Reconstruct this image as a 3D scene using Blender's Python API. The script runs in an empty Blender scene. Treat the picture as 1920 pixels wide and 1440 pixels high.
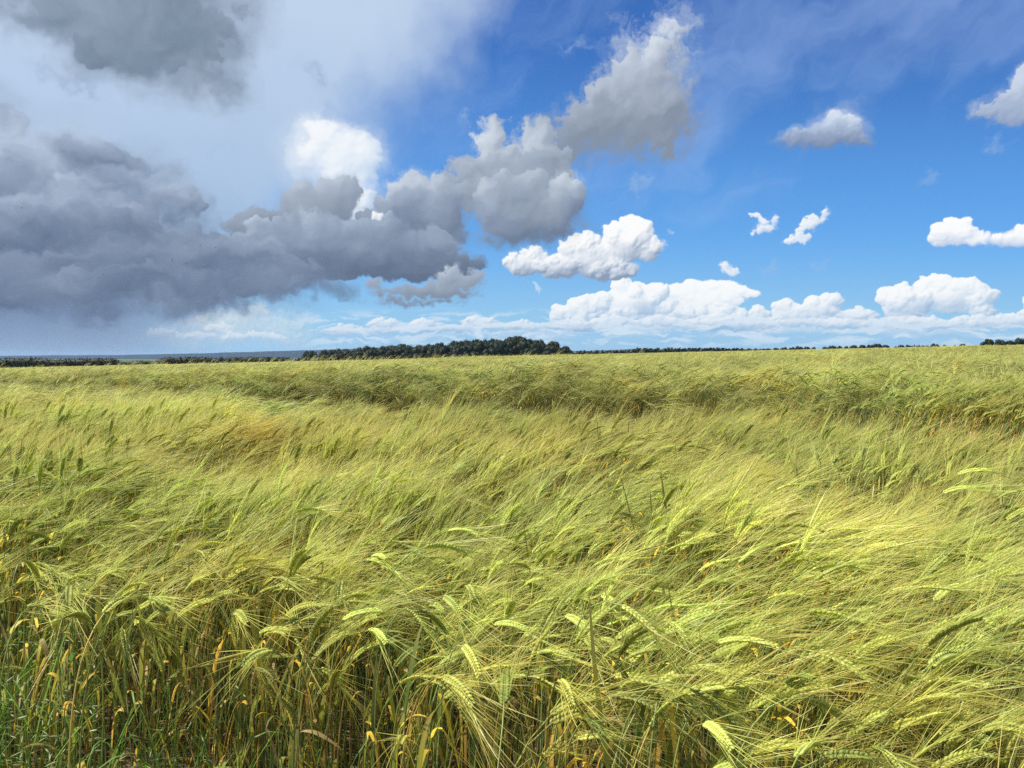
import bpy, math, random
import numpy as np
from math import sin, cos, tan, pi, radians, atan2, sqrt, exp
from mathutils import Vector, Matrix, Euler, Quaternion

SC = bpy.context.scene
COL = SC.collection
rng = np.random.default_rng(7)
random.seed(7)

# ------------------------------------------------------------------ camera
EYE = 1.25
FPX = 1442.0                     # focal length in pixels of a 1920 wide frame
HORIZON = 668.0
PITCH = math.atan((720.0 - HORIZON) / FPX)
cam_data = bpy.data.cameras.new("camera")
cam = bpy.data.objects.new("camera", cam_data)
COL.objects.link(cam)
cam_data.sensor_width = 36.0
cam_data.lens = 36.0 * FPX / 1920.0
cam_data.clip_start = 0.05
cam_data.clip_end = 40000.0
cam.location = (0, 0, EYE)
cam.rotation_euler = (pi / 2 - PITCH, 0, 0)
SC.camera = cam

def ray(px, py):
    """world direction of a pixel of the 1920x1440 photograph (unit length)"""
    x, y, z = (px - 960.0) / FPX, 1.0, (720.0 - py) / FPX
    c, s = cos(-PITCH), sin(-PITCH)
    v = Vector((x, y * c - z * s, y * s + z * c))
    return v.normalized()

# ------------------------------------------------------------------ sun
SUN_EL, SUN_AZ = radians(56.0), radians(-90.0)      # azimuth from +Y towards +X
sun_dir = Vector((sin(SUN_AZ) * cos(SUN_EL), cos(SUN_AZ) * cos(SUN_EL), sin(SUN_EL)))
sd = bpy.data.lights.new("sun", 'SUN')
sd.energy = 5.0
sd.angle = radians(0.6)
sd.color = (1.0, 0.955, 0.87)
sun = bpy.data.objects.new("sun", sd)
COL.objects.link(sun)
sun.location = (-30, 20, 60)
sun.rotation_euler = (-sun_dir).to_track_quat('-Z', 'Y').to_euler()

SC.view_settings.view_transform = 'Standard'
SC.view_settings.look = 'None'
SC.view_settings.exposure = 0.55
SC.view_settings.gamma = 1.0
SC.render.engine = 'CYCLES'
SC.cycles.max_bounces = 6
SC.cycles.diffuse_bounces = 3
SC.cycles.glossy_bounces = 1
SC.cycles.transmission_bounces = 3
SC.cycles.transparent_max_bounces = 8
SC.cycles.volume_bounces = 0
SC.cycles.use_denoising = False
SC.cycles.caustics_reflective = False
SC.cycles.caustics_refractive = False

# ------------------------------------------------------------------ sky
def srgb(r, g, b):
    return tuple(((c / 255.0) / 12.92 if c <= 10 else (((c / 255.0) + 0.055) / 1.055) ** 2.4) for c in (r, g, b))

# ------------------------------------------------------------------ clouds, worked out as a map over azimuth and elevation
def px_dir(px, py):
    """vectorised: azimuth and elevation (radians * 1.442) of pixels of the photograph"""
    x, y, z = (px - 960.0) / FPX, 1.0, (720.0 - py) / FPX
    c, s = cos(-PITCH), sin(-PITCH)
    yy, zz = y * c - z * s, y * s + z * c
    return np.arctan2(x, yy) * 1.442, np.arctan2(zz, np.hypot(x, yy)) * 1.442

def to_p(px, py):
    a, e = px_dir(float(px), float(py))
    return np.array([float(a), float(e)])

CW, CH = 2304, 1024
U0, U1 = -1.02, 1.02
V0, V1 = -0.06, 0.8467
uu = np.linspace(U0, U1, CW, dtype=np.float32)
vv = np.linspace(V0, V1, CH, dtype=np.float32)
PX, PY = np.meshgrid(uu, vv)
STEP = (U1 - U0) / (CW - 1)
crn = np.random.default_rng(23)
GR = crn.uniform(0, 2 * pi, (256, 256)).astype(np.float32)
GX, GY = np.cos(GR), np.sin(GR)

def perlin(x, y, seed=0):
    xi, yi = np.floor(x).astype(np.int32), np.floor(y).astype(np.int32)
    fx, fy = (x - xi).astype(np.float32), (y - yi).astype(np.float32)
    u, v = fx * fx * fx * (fx * (fx * 6 - 15) + 10), fy * fy * fy * (fy * (fy * 6 - 15) + 10)
    def gr(i, j):
        a, b = (xi + i + seed * 37) & 255, (yi + j + seed * 91) & 255
        return GX[a, b] * (fx - i) + GY[a, b] * (fy - j)
    n0 = gr(0, 0) * (1 - u) + gr(1, 0) * u
    n1 = gr(0, 1) * (1 - u) + gr(1, 1) * u
    return (n0 * (1 - v) + n1 * v) * 1.5

def fbm(x, y, f, octs, gain=0.5, seed=0, billow=False):
    out, a, tot = 0, 1.0, 0
    for i in range(octs):
        n = perlin(x * f + 17.3 * i, y * f - 9.1 * i, seed + i)
        if billow: n = 1.0 - 2.6 * np.abs(n)
        out = out + a * n
        tot += a; a *= gain; f *= 2.03
    return out / tot

def sstep(x, a, b):
    t = np.clip((x - a) / (b - a), 0, 1)
    return t * t * (3 - 2 * t)

def lin3(c): return np.array(srgb(*c), dtype=np.float32)
def rampc(f, stops):
    xs = [s[0] for s in stops]
    cs = np.array([lin3(s[1]) for s in stops])
    f = np.clip(f, 0, 1)
    return np.stack([np.interp(f, xs, cs[:, i]) for i in range(3)], -1).astype(np.float32)

WA = (fbm(PX, PY, 10, 4, 0.5, 3), fbm(PX, PY, 10, 4, 0.5, 31))
WB = (fbm(PX, PY, 38, 4, 0.55, 5), fbm(PX, PY, 38, 4, 0.55, 57))
def warped(a, b):
    return PX + a * WA[0] + b * WB[0], PY + a * WA[1] + b * WB[1]

COLR = np.zeros((CH, CW, 3), np.float32)
ALP = np.zeros((CH, CW), np.float32)
def over(alpha, col, sl=(slice(None), slice(None))):
    alpha = alpha.astype(np.float32)
    a0 = ALP[sl]
    out = alpha + a0 * (1 - alpha)
    COLR[sl] = np.where(out[..., None] > 1e-5, (np.asarray(col, np.float32) * alpha[..., None] + COLR[sl] * (a0 * (1 - alpha))[..., None]) / np.maximum(out, 1e-5)[..., None], 0)
    ALP[sl] = out

def row(y, X=None):
    """map height of a picture row at the azimuths X (all of the map's columns by default)"""
    e = to_p(960, y)[1] / 1.442
    return 1.442 * np.arctan(tan(e) * np.cos((uu[None, :] if X is None else X) / 1.442))

def puffs(blobs, levels, n=6, size=0.42, rnd=None, up=0.65):
    """ellipses of the photograph -> puffs (cx, cy, rx, ry, angle, z) in map units, with smaller puffs growing on them"""
    out = []
    rnd = rnd or random.Random(1)
    for b in blobs:
        x, y, rx, ry = b[:4]
        a = radians(b[4]) if len(b) > 4 else 0.0
        c = to_p(x, y)
        jx = (to_p(x + 5, y) - to_p(x - 5, y))[0] * 100
        jy = (to_p(x, y - 5) - to_p(x, y + 5))[1] * 100
        out.append((c[0], c[1], rx * jx / 1000, ry * jy / 1000, a, 0.0))
    cur_l = list(out)
    for lv in range(levels):
        nxt = []
        for (cx, cy, rx, ry, a, z) in cur_l:
            for i in range(n):
                if rnd.random() < up: t = rnd.uniform(0.02, pi - 0.02)
                else: t = rnd.uniform(0, 2 * pi)
                k = sqrt(rnd.uniform(0.15, 0.9))
                s = size * rnd.uniform(0.65, 1.25)
                ex, ey = cos(t) * rx * k, sin(t) * ry * k
                px_, py_ = cx + ex * cos(a) - ey * sin(a), cy + ex * sin(a) + ey * cos(a)
                r0 = min(rx, ry)
                nr = r0 * s
                nxt.append((px_, py_, nr * rnd.uniform(1.0, 1.35), nr, rnd.uniform(-0.3, 0.3), z + r0 * sqrt(max(0.0, 1 - k * k)) * 0.8))
        out += nxt
        cur_l = nxt
        n = max(3, n - 1)
    return out

def blur(a, r):
    """three box blurs of half width r (map units)"""
    w = max(0, int(round(r / STEP)))
    if w < 1: return a
    for _ in range(3):
        for ax in (0, 1):
            p = np.pad(a, [(w + 1, w) if i == ax else (0, 0) for i in (0, 1)], mode='edge')
            c = np.cumsum(p, axis=ax, dtype=np.float64)
            n = a.shape[ax]
            hi = np.take(c, np.arange(2 * w + 1, 2 * w + 1 + n), axis=ax)
            lo = np.take(c, np.arange(0, n), axis=ax)
            a = ((hi - lo) / (2 * w + 1)).astype(np.float32)
    return a

def lambert(H, l):
    gy, gx = np.gradient(H, STEP)
    return (-gx * l[0] - gy * l[1] + l[2]) / np.sqrt(gx * gx + gy * gy + 1) - l[2]

def heap(blobs, levels=2, n=6, size=0.42, k=0.004, wa=0.0, wb=0.010, nz=0.004, nf=60, octs=5, edge=0.006, soft=0.0, amax=1.0,
         L=(-0.55, 0.62, 0.55), stops=None, base=None, gain=1.0, bw=0.35, thick=0.0, flat=0.7, c0=0.5, lw=0.5, big=0.0, bf=8, margin=0.06, cut=None, edge_light=0.0, seed=1, bl=((0.0009, 0.6), (0.007, 0.6)), cn=0.0):
    """a heap of cloud as a relief: puffs give the height, its slope towards the light the brightness"""
    pf = puffs(blobs, levels, n, size, random.Random(int(sum(b[0] * 7 + b[1] for b in blobs)) + 5))
    x0 = min(p[0] - max(p[2], p[3]) for p in pf) - margin; x1 = max(p[0] + max(p[2], p[3]) for p in pf) + margin
    y0 = min(p[1] - max(p[2], p[3]) for p in pf) - margin; y1 = max(p[1] + max(p[2], p[3]) for p in pf) + margin
    i0, i1 = max(0, int((x0 - U0) / STEP)), min(CW, int((x1 - U0) / STEP) + 1)
    j0, j1 = max(0, int((y0 - V0) / STEP)), min(CH, int((y1 - V0) / STEP) + 1)
    if i1 - i0 < 3 or j1 - j0 < 3: return
    sl = (slice(j0, j1), slice(i0, i1))
    X = PX[sl] + wa * WA[0][sl] + wb * WB[0][sl]
    Y = PY[sl] + wa * WA[1][sl] + wb * WB[1][sl]
    H = np.full(X.shape, -0.2, np.float32)
    for (cx, cy, rx, ry, a, z) in pf:
        r = min(rx, ry)
        m = max(rx, ry) * 1.6 + 0.03
        a0, a1 = max(0, int((cx - m - uu[i0]) / STEP)), min(i1 - i0, int((cx + m - uu[i0]) / STEP) + 1)
        b0, b1 = max(0, int((cy - m - vv[j0]) / STEP)), min(j1 - j0, int((cy + m - vv[j0]) / STEP) + 1)
        if a1 <= a0 or b1 <= b0: continue
        ss = (slice(b0, b1), slice(a0, a1))
        dx, dy = X[ss] - cx, Y[ss] - cy
        q = np.sqrt(((dx * cos(a) + dy * sin(a)) / rx) ** 2 + ((-dx * sin(a) + dy * cos(a)) / ry) ** 2)
        h = r * np.where(q < 1, np.sqrt(np.maximum(0, 1 - q * q)) * flat + (1 - q) * (1 - flat), (1 - q)) + np.where(q < 1, z, z * np.maximum(0, 1 - (q - 1) * 6))
        o = H[ss]
        dd = np.clip(0.5 + 0.5 * (h - o) / k, 0, 1)
        H[ss] = o * (1 - dd) + h * dd + k * dd * (1 - dd)
    nzf = fbm(X, Y, nf, octs, 0.55, seed + 9, billow=True)
    H = H + nz * nzf
    if big: H = H + big * fbm(X, Y, bf, 5, 0.5, seed + 3)
    if cut is not None:      # a flat base
        H = H - np.maximum(0, (row(cut, X) - Y)) * 1.2
    l = np.array(L) / np.linalg.norm(L)
    sh = c0 + (cn * fbm(X * 0.7, Y * 1.5, 9, 5, 0.5, seed + 50) if cn else 0)
    Hp = np.maximum(H, -0.01) * gain
    for r_, w_ in bl:
        sh = sh + lw * w_ * lambert(blur(Hp, r_), l)
    if base is not None:
        sh = sh + bw * (np.clip((Y - row(base[0], X)) / (row(base[1], X) - row(base[0], X)), 0, 1) - 0.5) * 2
    sh = sh - thick * np.clip(H, 0, 0.12) / 0.12
    if edge_light: sh = sh + edge_light * np.exp(-np.maximum(H, 0) / 0.006)
    al = sstep(H, -0.15 * edge - soft, edge + soft) * amax
    over(al, rampc(sh, stops), sl)

# pale air towards the horizon
hz = np.clip((row(60) - PY) / (row(60) - row(668)), 0, 1)
over(hz ** 1.25 * 0.92, rampc(sstep(PY, row(660), row(400)), [(0, (166, 214, 243)), (1, (118, 190, 252))]))

def veil(blobs, wa, na, f, edge, amax, colour, aniso=None, seed=40):
    X, Y = warped(wa, 0.004)
    F = np.full(X.shape, -1.0, np.float32)
    for (cx, cy, rx, ry, a, z) in puffs(blobs, 0):
        dx, dy = X - cx, Y - cy
        q = np.sqrt(((dx * cos(a) + dy * sin(a)) / rx) ** 2 + ((-dx * sin(a) + dy * cos(a)) / ry) ** 2)
        F = np.logaddexp(F * 12, min(rx, ry) * (1 - q) * 12) / 12
    if aniso:
        ang, sx, sy = aniso
        xa, ya = (X * cos(ang) + Y * sin(ang)) * sx, (-X * sin(ang) + Y * cos(ang)) * sy
        F = F + na * fbm(xa, ya, f, 6, 0.55, seed)
    else:
        F = F + na * fbm(X, Y, f, 6, 0.5, seed)
    over(sstep(F, edge[0], edge[1]) * amax, colour)
W_ = [(0.0, (150, 182, 214)), (0.28, (190, 211, 232)), (0.5, (226, 236, 245)), (0.72, (248, 251, 253)), (1.0, (255, 255, 255))]
# high veils
veil([(320, 120, 460, 330), (0, 420, 590, 400), (690, -20, 270, 140, 28), (60, -220, 860, 380)], 0.05, 0.06, 4, (-0.02, 0.13), 0.96,
     rampc(np.clip((PY - row(620)) / (row(20) - row(620)), 0, 1) + 0.12 * fbm(PX, PY, 5, 4, seed=77), [(0, (156, 186, 218)), (1, (194, 213, 237))]))
veil([(1500, 60, 480, 170, 12), (1760, 30, 300, 150), (1320, 260, 150, 110, 60), (1000, 20, 190, 110, 30)], 0.05, 0.22, 3.0, (0.0, 0.2), 0.38,
     lin3((172, 200, 244)), aniso=(radians(28), 0.8, 2.2), seed=61)
# bright head in the middle left
heap([(620, 300, 80, 60), (580, 300, 50, 40)], 1, 5, 0.5, k=0.02, wa=0.03, wb=0.016, nz=0.006, nf=34, edge=0.06, soft=0.02, amax=0.6, stops=[(0.0, (214, 228, 244)), (1.0, (240, 246, 252))], c0=0.6)
heap([(650, 284, 64, 48, -16), (688, 318, 32, 46), (622, 262, 46, 28), (672, 380, 30, 44, 10), (655, 330, 46, 40), (612, 300, 36, 30)], 1, 5, 0.5, k=0.02, wa=0.02, wb=0.016, nz=0.006, nf=34, edge=0.03, soft=0.012,
     stops=[(0.0, (176, 202, 232)), (0.4, (218, 231, 245)), (0.7, (244, 248, 252)), (1.0, (253, 254, 255))], c0=0.60, lw=0.5, gain=0.7, thick=-0.05, bl=((0.0015, 0.35), (0.008, 0.6)), amax=0.96)
# far bank of heaps along the horizon: back spread, back row, main rows, front row
heap([(1290, 545, 64, 17, 6), (1370, 541, 52, 13, -14), (1325, 566, 70, 20)], 1, 8, 0.4, k=0.006, wb=0.008, nz=0.0015, edge=0.004, stops=W_, c0=0.66, lw=0.22, base=(600, 520), bw=0.12, L=(-0.3, 0.6, 0.5))
heap([(1110, 588, 60, 34), (1190, 566, 58, 36), (1060, 594, 30, 20), (1270, 586, 60, 22), (1340, 592, 60, 20),
      (1480, 588, 34, 20), (1420, 590, 20, 14), (1545, 578, 30, 26), (1510, 590, 30, 20), (1425, 603, 40, 12), (1600, 594, 50, 15),
      (1700, 574, 46, 34), (1785, 555, 60, 32), (1838, 572, 26, 28), (1740, 536, 30, 16), (1885, 602, 40, 11),
      (1935, 576, 14, 18), (900, 605, 36, 10), (720, 608, 36, 10), (650, 618, 36, 9), (800, 610, 36, 11), (975, 610, 36, 9)], 3, 7, 0.42, k=0.0015, wb=0.006, nz=0.0012, nf=120, edge=0.005, stops=W_, c0=0.52, lw=0.40, base=(632, 520), bw=0.22)
heap([(1150, 606, 48, 13), (1090, 612, 46, 11), (1235, 606, 50, 13), (1310, 610, 44, 12), (1380, 606, 36, 14), (1450, 612, 34, 10), (1560, 607, 34, 10), (1640, 611, 38, 9), (1730, 604, 42, 10), (1810, 606, 34, 12), (860, 616, 60, 7), (700, 620, 60, 6)],
     3, 6, 0.42, k=0.0012, wb=0.006, nz=0.0012, nf=120, edge=0.004, amax=0.85, stops=W_, c0=0.46, lw=0.42, base=(632, 580), bw=0.16)
heap([(1500, 606, 50, 10), (1590, 608, 60, 9), (1690, 606, 50, 14), (1860, 606, 60, 12), (1780, 610, 60, 12), (1410, 608, 50, 13), (1340, 604, 50, 16), (1010, 614, 60, 8), (940, 614, 50, 8), (1060, 612, 50, 12), (780, 618, 60, 7), (640, 626, 50, 5), (1920, 600, 40, 14)],
     3, 6, 0.40, k=0.0012, wb=0.008, nz=0.0014, nf=120, edge=0.005, amax=0.75, stops=W_, c0=0.42, lw=0.42, base=(632, 580), bw=0.18)
heap([(crn.uniform(1020, 1930), crn.uniform(612, 632), crn.uniform(18, 60), crn.uniform(3, 7)) for _ in range(34)], 2, 6, 0.40, k=0.0012, wb=0.010, nz=0.0014, nf=120, edge=0.006, amax=0.55, stops=W_, c0=0.50, lw=0.42)
heap([(crn.uniform(580, 1020), crn.uniform(616, 634), crn.uniform(18, 50), crn.uniform(3, 6)) for _ in range(14)], 2, 6, 0.40, k=0.0012, wb=0.010, nz=0.0014, nf=120, edge=0.006, amax=0.5, stops=W_, c0=0.50, lw=0.42)
# thin layered wisps at their feet and the pale air over them
wx, wy = warped(0.02, 0.004)
wn = fbm(wx * 0.9, wy * 5.5, 14, 6, 0.6, 12)
ws = sstep(wn, -0.06, 0.24) * sstep(PY, row(668), row(632)) * (1 - sstep(PY, row(606), row(572)))
over((1 - sstep(PY, row(654), row(590))) * 0.55, lin3((156, 196, 232)))
over(ws * 0.80 * sstep(PX, to_p(480, 600)[0], to_p(620, 600)[0]), lin3((214, 231, 246)))
over((1 - sstep(PY, row(664), row(622))) * 0.25, lin3((172, 212, 240)))
# mid white heap
heap([(1170, 455, 44, 38), (1193, 436, 32, 24), (1105, 482, 54, 34), (1050, 500, 42, 26), (1140, 505, 58, 22), (980, 497, 34, 20), (1215, 470, 22, 22), (1000, 478, 24, 14)], 3, 7, 0.42, k=0.003, wb=0.008, nz=0.002, nf=80, edge=0.009, soft=0.001,
     stops=[(0.0, (140, 158, 184)), (0.25, (184, 198, 216)), (0.5, (228, 234, 242)), (0.7, (251, 252, 253)), (1.0, (255, 255, 255))], c0=0.56, lw=0.42, base=(545, 400), bw=0.30)
# small white scraps
SM = [(0.0, (172, 192, 222)), (0.4, (222, 231, 243)), (0.7, (250, 252, 254)), (1.0, (255, 255, 255))]
heap([(1427, 413, 11, 11), (1434, 429, 20, 10), (1451, 416, 8, 13), (1443, 428, 12, 8)], 2, 5, 0.5, k=0.003, wb=0.018, nz=0.003, nf=70, edge=0.012, stops=SM, c0=0.60, lw=0.35, amax=0.92)
heap([(1537, 413, 19, 10, 35), (1553, 402, 10, 8, 40), (1520, 422, 19, 12, 35), (1503, 438, 20, 12, 35), (1490, 450, 17, 9, 20)], 2, 4, 0.45, k=0.003, wb=0.022, nz=0.005, nf=60, edge=0.011, stops=SM, c0=0.60, lw=0.35, amax=0.92)
heap([(1790, 440, 36, 24), (1768, 450, 26, 15), (1814, 446, 26, 15)], 2, 6, 0.45, k=0.003, wb=0.008, nz=0.002, nf=70, edge=0.010, stops=SM, c0=0.6, lw=0.30, base=(470, 415), bw=0.28, cut=461)
heap([(1900, 447, 46, 17), (1965, 445, 50, 22), (1842, 450, 36, 10)], 2, 6, 0.45, k=0.004, wb=0.008, nz=0.002, nf=70, edge=0.012, stops=SM, c0=0.56, lw=0.30, base=(470, 430), bw=0.25, cut=464)
heap([(1370, 508, 17, 7), (1360, 501, 8, 6)], 2, 4, 0.4, k=0.003, wb=0.01, nz=0.003, nf=60, edge=0.007, stops=SM, c0=0.55, lw=0.3, amax=0.9)
heap([(1247, 458, 7, 5), (1256, 436, 5, 4), (1004, 541, 10, 7)], 1, 4, 0.4, k=0.003, wb=0.02, nz=0.004, nf=60, edge=0.012, stops=SM, c0=0.5, lw=0.3, amax=0.7)
FA = [(0, (158, 186, 226)), (1, (166, 194, 232))]
heap([(1440, 507, 20, 5), (1535, 494, 10, 7), (1205, 348, 24, 10, 20), (1750, 340, 14, 7, 20), (1870, 270, 18, 8), (872, 225, 12, 7, 60), (1095, 88, 30, 7, -10), (795, 130, 14, 5, -40), (420, 275, 24, 5, -6)], 1, 4, 0.5, k=0.01, wa=0.02, wb=0.03, nz=0.006, nf=40, edge=0.02, soft=0.004, amax=0.55, stops=FA)

# grey heaps
G1 = [(0.0, (134, 147, 166)), (0.35, (158, 170, 188)), (0.7, (188, 200, 216)), (1.0, (224, 232, 242))]
heap([(1150, 222, 86, 56, 14), (1185, 250, 80, 42), (1218, 160, 54, 76, 12), (1256, 84, 20, 44, 8), (1110, 252, 88, 40, 4), (1062, 262, 50, 24), (1190, 286, 54, 14, 4), (1276, 150, 14, 60), (1000, 300, 50, 16, 30), (1215, 220, 80, 60), (1262, 60, 12, 30, 10), (1185, 95, 6, 24, 20), (1205, 110, 10, 30, 14), (1170, 128, 7, 24, 14), (1045, 256, 30, 14)], 2, 6, 0.42, k=0.016, wa=0.024, wb=0.030, nz=0.015, nf=40, octs=6, edge=0.030, soft=0.010, cn=0.25,
     bl=((0.0015, 0.16), (0.006, 0.45), (0.02, 0.9)), stops=G1, c0=0.42, lw=0.26, gain=0.7, base=(315, 40), bw=0.42, thick=0.12, big=0.01, bf=14)
heap([(1592, 212, 26, 22, 20), (1570, 236, 50, 22)], 1, 5, 0.4, k=0.012, wa=0.02, wb=0.02, nz=0.008, nf=40, edge=0.035, soft=0.01, amax=0.5, stops=[(0, (150, 168, 204)), (1, (176, 194, 226))], c0=0.5)
heap([(1555, 254, 70, 24, 2), (1572, 236, 36, 24), (1500, 256, 44, 14), (1600, 258, 30, 18)], 2, 6, 0.4, k=0.010, wa=0.01, wb=0.012, nz=0.004, nf=40, edge=0.014, soft=0.003,
     stops=[(0.0, (124, 142, 172)), (0.4, (152, 170, 200)), (0.75, (196, 212, 234)), (1.0, (222, 232, 243))], c0=0.46, lw=0.22, gain=0.7, base=(285, 212), bw=0.46, cut=281)
heap([(1900, 202, 38, 34, 10), (1935, 182, 54, 44), (1846, 207, 16, 9)], 2, 6, 0.4, k=0.01, wa=0.012, wb=0.014, nz=0.006, nf=40, edge=0.018, soft=0.003,
     stops=[(0.0, (146, 164, 194)), (0.5, (172, 188, 214)), (1.0, (208, 219, 236))], c0=0.45, lw=0.25, gain=0.7, base=(240, 150), bw=0.35)
# cluster left of the middle
G2 = [(0.0, (112, 126, 148)), (0.35, (137, 150, 170)), (0.7, (166, 179, 197)), (1.0, (214, 223, 234))]
heap([(1010, 290, 22, 22), (950, 305, 56, 42), (900, 262, 14, 9), (985, 345, 82, 62), (880, 335, 44, 26), (925, 246, 14, 10), (990, 258, 20, 14)], 2, 6, 0.45, k=0.012, wa=0.03, wb=0.020, nz=0.009, cn=0.3, nf=48, edge=0.010, soft=0.002,
     bl=((0.0015, 0.16), (0.006, 0.45), (0.02, 0.9)), stops=G2, c0=0.50, lw=0.28, gain=0.7, base=(440, 250), bw=0.25, big=0.008, bf=14)
heap([(1055, 380, 40, 46), (1000, 420, 84, 36), (960, 448, 62, 16), (1090, 408, 22, 6, -30), (950, 385, 66, 54)], 2, 7, 0.45, k=0.008, wa=0.024, wb=0.014, nz=0.007, cn=0.35, nf=48, edge=0.020, soft=0.009, amax=0.96,
     bl=((0.0015, 0.16), (0.006, 0.45), (0.02, 0.9)), stops=G2, c0=0.46, lw=0.30, gain=0.8, base=(475, 325), bw=0.34, thick=0.05, cut=468)
heap([(800, 402, 70, 54), (815, 352, 36, 24), (835, 428, 42, 38), (772, 360, 32, 26), (762, 400, 40, 40), (850, 370, 40, 30)], 2, 7, 0.45, k=0.008, wa=0.022, wb=0.014, nz=0.007, cn=0.35, nf=48, edge=0.020, soft=0.009, amax=0.96,
     bl=((0.0015, 0.16), (0.006, 0.45), (0.02, 0.9)), stops=G2, c0=0.46, lw=0.30, gain=0.8, base=(480, 318), bw=0.34, thick=0.05, cut=474)
# white glow low on the left, under the dark mass
heap([(430, 604, 100, 26, 4), (500, 628, 100, 12), (535, 606, 40, 14), (380, 634, 100, 10)], 1, 6, 0.4, k=0.02, wa=0.02, wb=0.02, nz=0.006, nf=50, edge=0.022, soft=0.008, amax=0.8,
     stops=[(0.0, (168, 192, 212)), (0.5, (208, 223, 232)), (1.0, (240, 244, 244))], c0=0.5, lw=0.35)
heap([(300, 625, 30, 6), (370, 630, 40, 7), (440, 630, 30, 7), (480, 628, 26, 7), (520, 632, 20, 6), (410, 615, 30, 8)], 3, 5, 0.45, k=0.002, wb=0.008, nz=0.002, nf=100, edge=0.005, amax=0.6, stops=W_, c0=0.5, lw=0.4)
# rain under the dark mass
rs = fbm(PX * 4 + PY * 0.7, PY * 0.5, 7, 3, 0.5, 70)
rr = (1 - sstep(PX + 0.3 * (PY - row(600)), to_p(150, 600)[0], to_p(450, 600)[0])) * (1 - sstep(PY, row(580), row(490)))
over(rr * np.clip(0.90 + 0.10 * rs, 0, 0.97), rampc(np.clip((PY - row(668)) / (row(565) - row(668)), 0, 1) - 0.22 * rs, [(0, (146, 169, 200)), (1, (108, 128, 163))]))
# the dark mass
G3 = [(0.0, (98, 114, 140)), (0.35, (120, 136, 160)), (0.7, (150, 165, 187)), (1.0, (194, 207, 224))]
heap([(590, 388, 70, 34), (655, 362, 22, 30), (480, 425, 60, 26), (620, 355, 24, 20), (560, 358, 24, 16), (700, 415, 40, 20)], 2, 7, 0.45, k=0.008, wa=0.012, wb=0.012, nz=0.005, nf=44, edge=0.012, soft=0.002, bl=((0.0015, 0.16), (0.006, 0.45), (0.02, 0.9)), stops=G2, c0=0.50, lw=0.28, gain=0.8, base=(450, 325), bw=0.25)
heap([(710, 408, 14, 10), (728, 420, 14, 10)], 2, 5, 0.45, k=0.003, wb=0.008, nz=0.002, edge=0.005, stops=W_, c0=0.6, amax=0.9)
heap([(690, 455, 120, 44, -10), (560, 480, 160, 56), (760, 500, 130, 24), (850, 500, 50, 20), (820, 470, 40, 30)], 2, 7, 0.42, k=0.012, wa=0.012, wb=0.012, nz=0.005, nf=40, edge=0.010, soft=0.002, bl=((0.0015, 0.16), (0.006, 0.45), (0.02, 0.9)), stops=G3, c0=0.46, lw=0.26, gain=0.7, base=(530, 390), bw=0.42, big=0.020, bf=12, cut=526, cn=0.35)
heap([(805, 546, 84, 14), (860, 524, 44, 16), (790, 566, 64, 5), (712, 545, 8, 18, 30), (740, 562, 16, 5), (700, 535, 10, 8)], 2, 6, 0.45, k=0.006, wa=0.012, wb=0.016, nz=0.005, nf=50, edge=0.009, soft=0.002, bl=((0.0015, 0.16), (0.006, 0.45), (0.02, 0.9)), stops=G2, c0=0.45, lw=0.28, gain=0.8, base=(580, 505), bw=0.25)
G4 = [(0.0, (90, 108, 136)), (0.35, (113, 130, 156)), (0.7, (144, 160, 184)), (1.0, (184, 200, 221))]
DK = dict(bl=((0.0015, 0.15), (0.008, 0.45), (0.025, 1.0)), wa=0.04, wb=0.014, nz=0.005, nf=34, big=0.034, bf=8, gain=0.6, lw=0.24, cn=0.45)
heap([(100, 470, 330, 90), (420, 520, 220, 50), (-60, 480, 200, 120)], 1, 6, 0.4, k=0.03, edge=0.04, soft=0.01, stops=G4, c0=0.52, base=(560, 380), bw=0.1, seed=12, **DK)
heap([(40, 320, 130, 95), (-70, 360, 130, 130), (190, 340, 140, 56), (120, 255, 70, 24), (300, 380, 90, 40)], 2, 6, 0.4, k=0.03, edge=0.05, soft=0.03, stops=G4, c0=0.72, base=(420, 240), bw=0.12, seed=2, **DK)
heap([(215, 290, 90, 22), (160, 270, 50, 18), (250, 306, 50, 10)], 2, 6, 0.4, k=0.012, edge=0.022, soft=0.008, stops=G4, c0=0.55, base=(318, 225), bw=0.32, seed=3, amax=0.85, **DK)
heap([(230, 420, 160, 38), (335, 388, 60, 30), (80, 410, 200, 46), (150, 375, 80, 30), (-60, 430, 160, 50)], 2, 8, 0.45, k=0.012, edge=0.030, soft=0.012, stops=G4, c0=0.54, base=(480, 345), bw=0.26, seed=4, cut=470, **DK)
heap([(430, 490, 140, 46), (240, 500, 180, 34), (60, 505, 190, 34), (345, 448, 50, 22), (560, 520, 80, 26)], 2, 8, 0.45, k=0.012, edge=0.034, soft=0.014, stops=G4, c0=0.44, base=(550, 430), bw=0.22, seed=5, **DK)
heap([(480, 540, 120, 20, -3), (300, 540, 190, 30), (100, 540, 200, 30), (590, 540, 34, 11, -8), (-60, 540, 120, 36), (560, 552, 60, 8)], 2, 8, 0.42, k=0.010, edge=0.020, soft=0.008, stops=G4, c0=0.34, base=(580, 500), bw=0.16, seed=6, cut=566, **DK)
heap([(200, 572, 180, 12), (60, 560, 160, 16), (330, 566, 100, 12)], 1, 6, 0.42, k=0.012, edge=0.02, soft=0.01, stops=G4, c0=0.30, base=(590, 540), bw=0.16, seed=8, amax=0.8, **DK)
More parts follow.
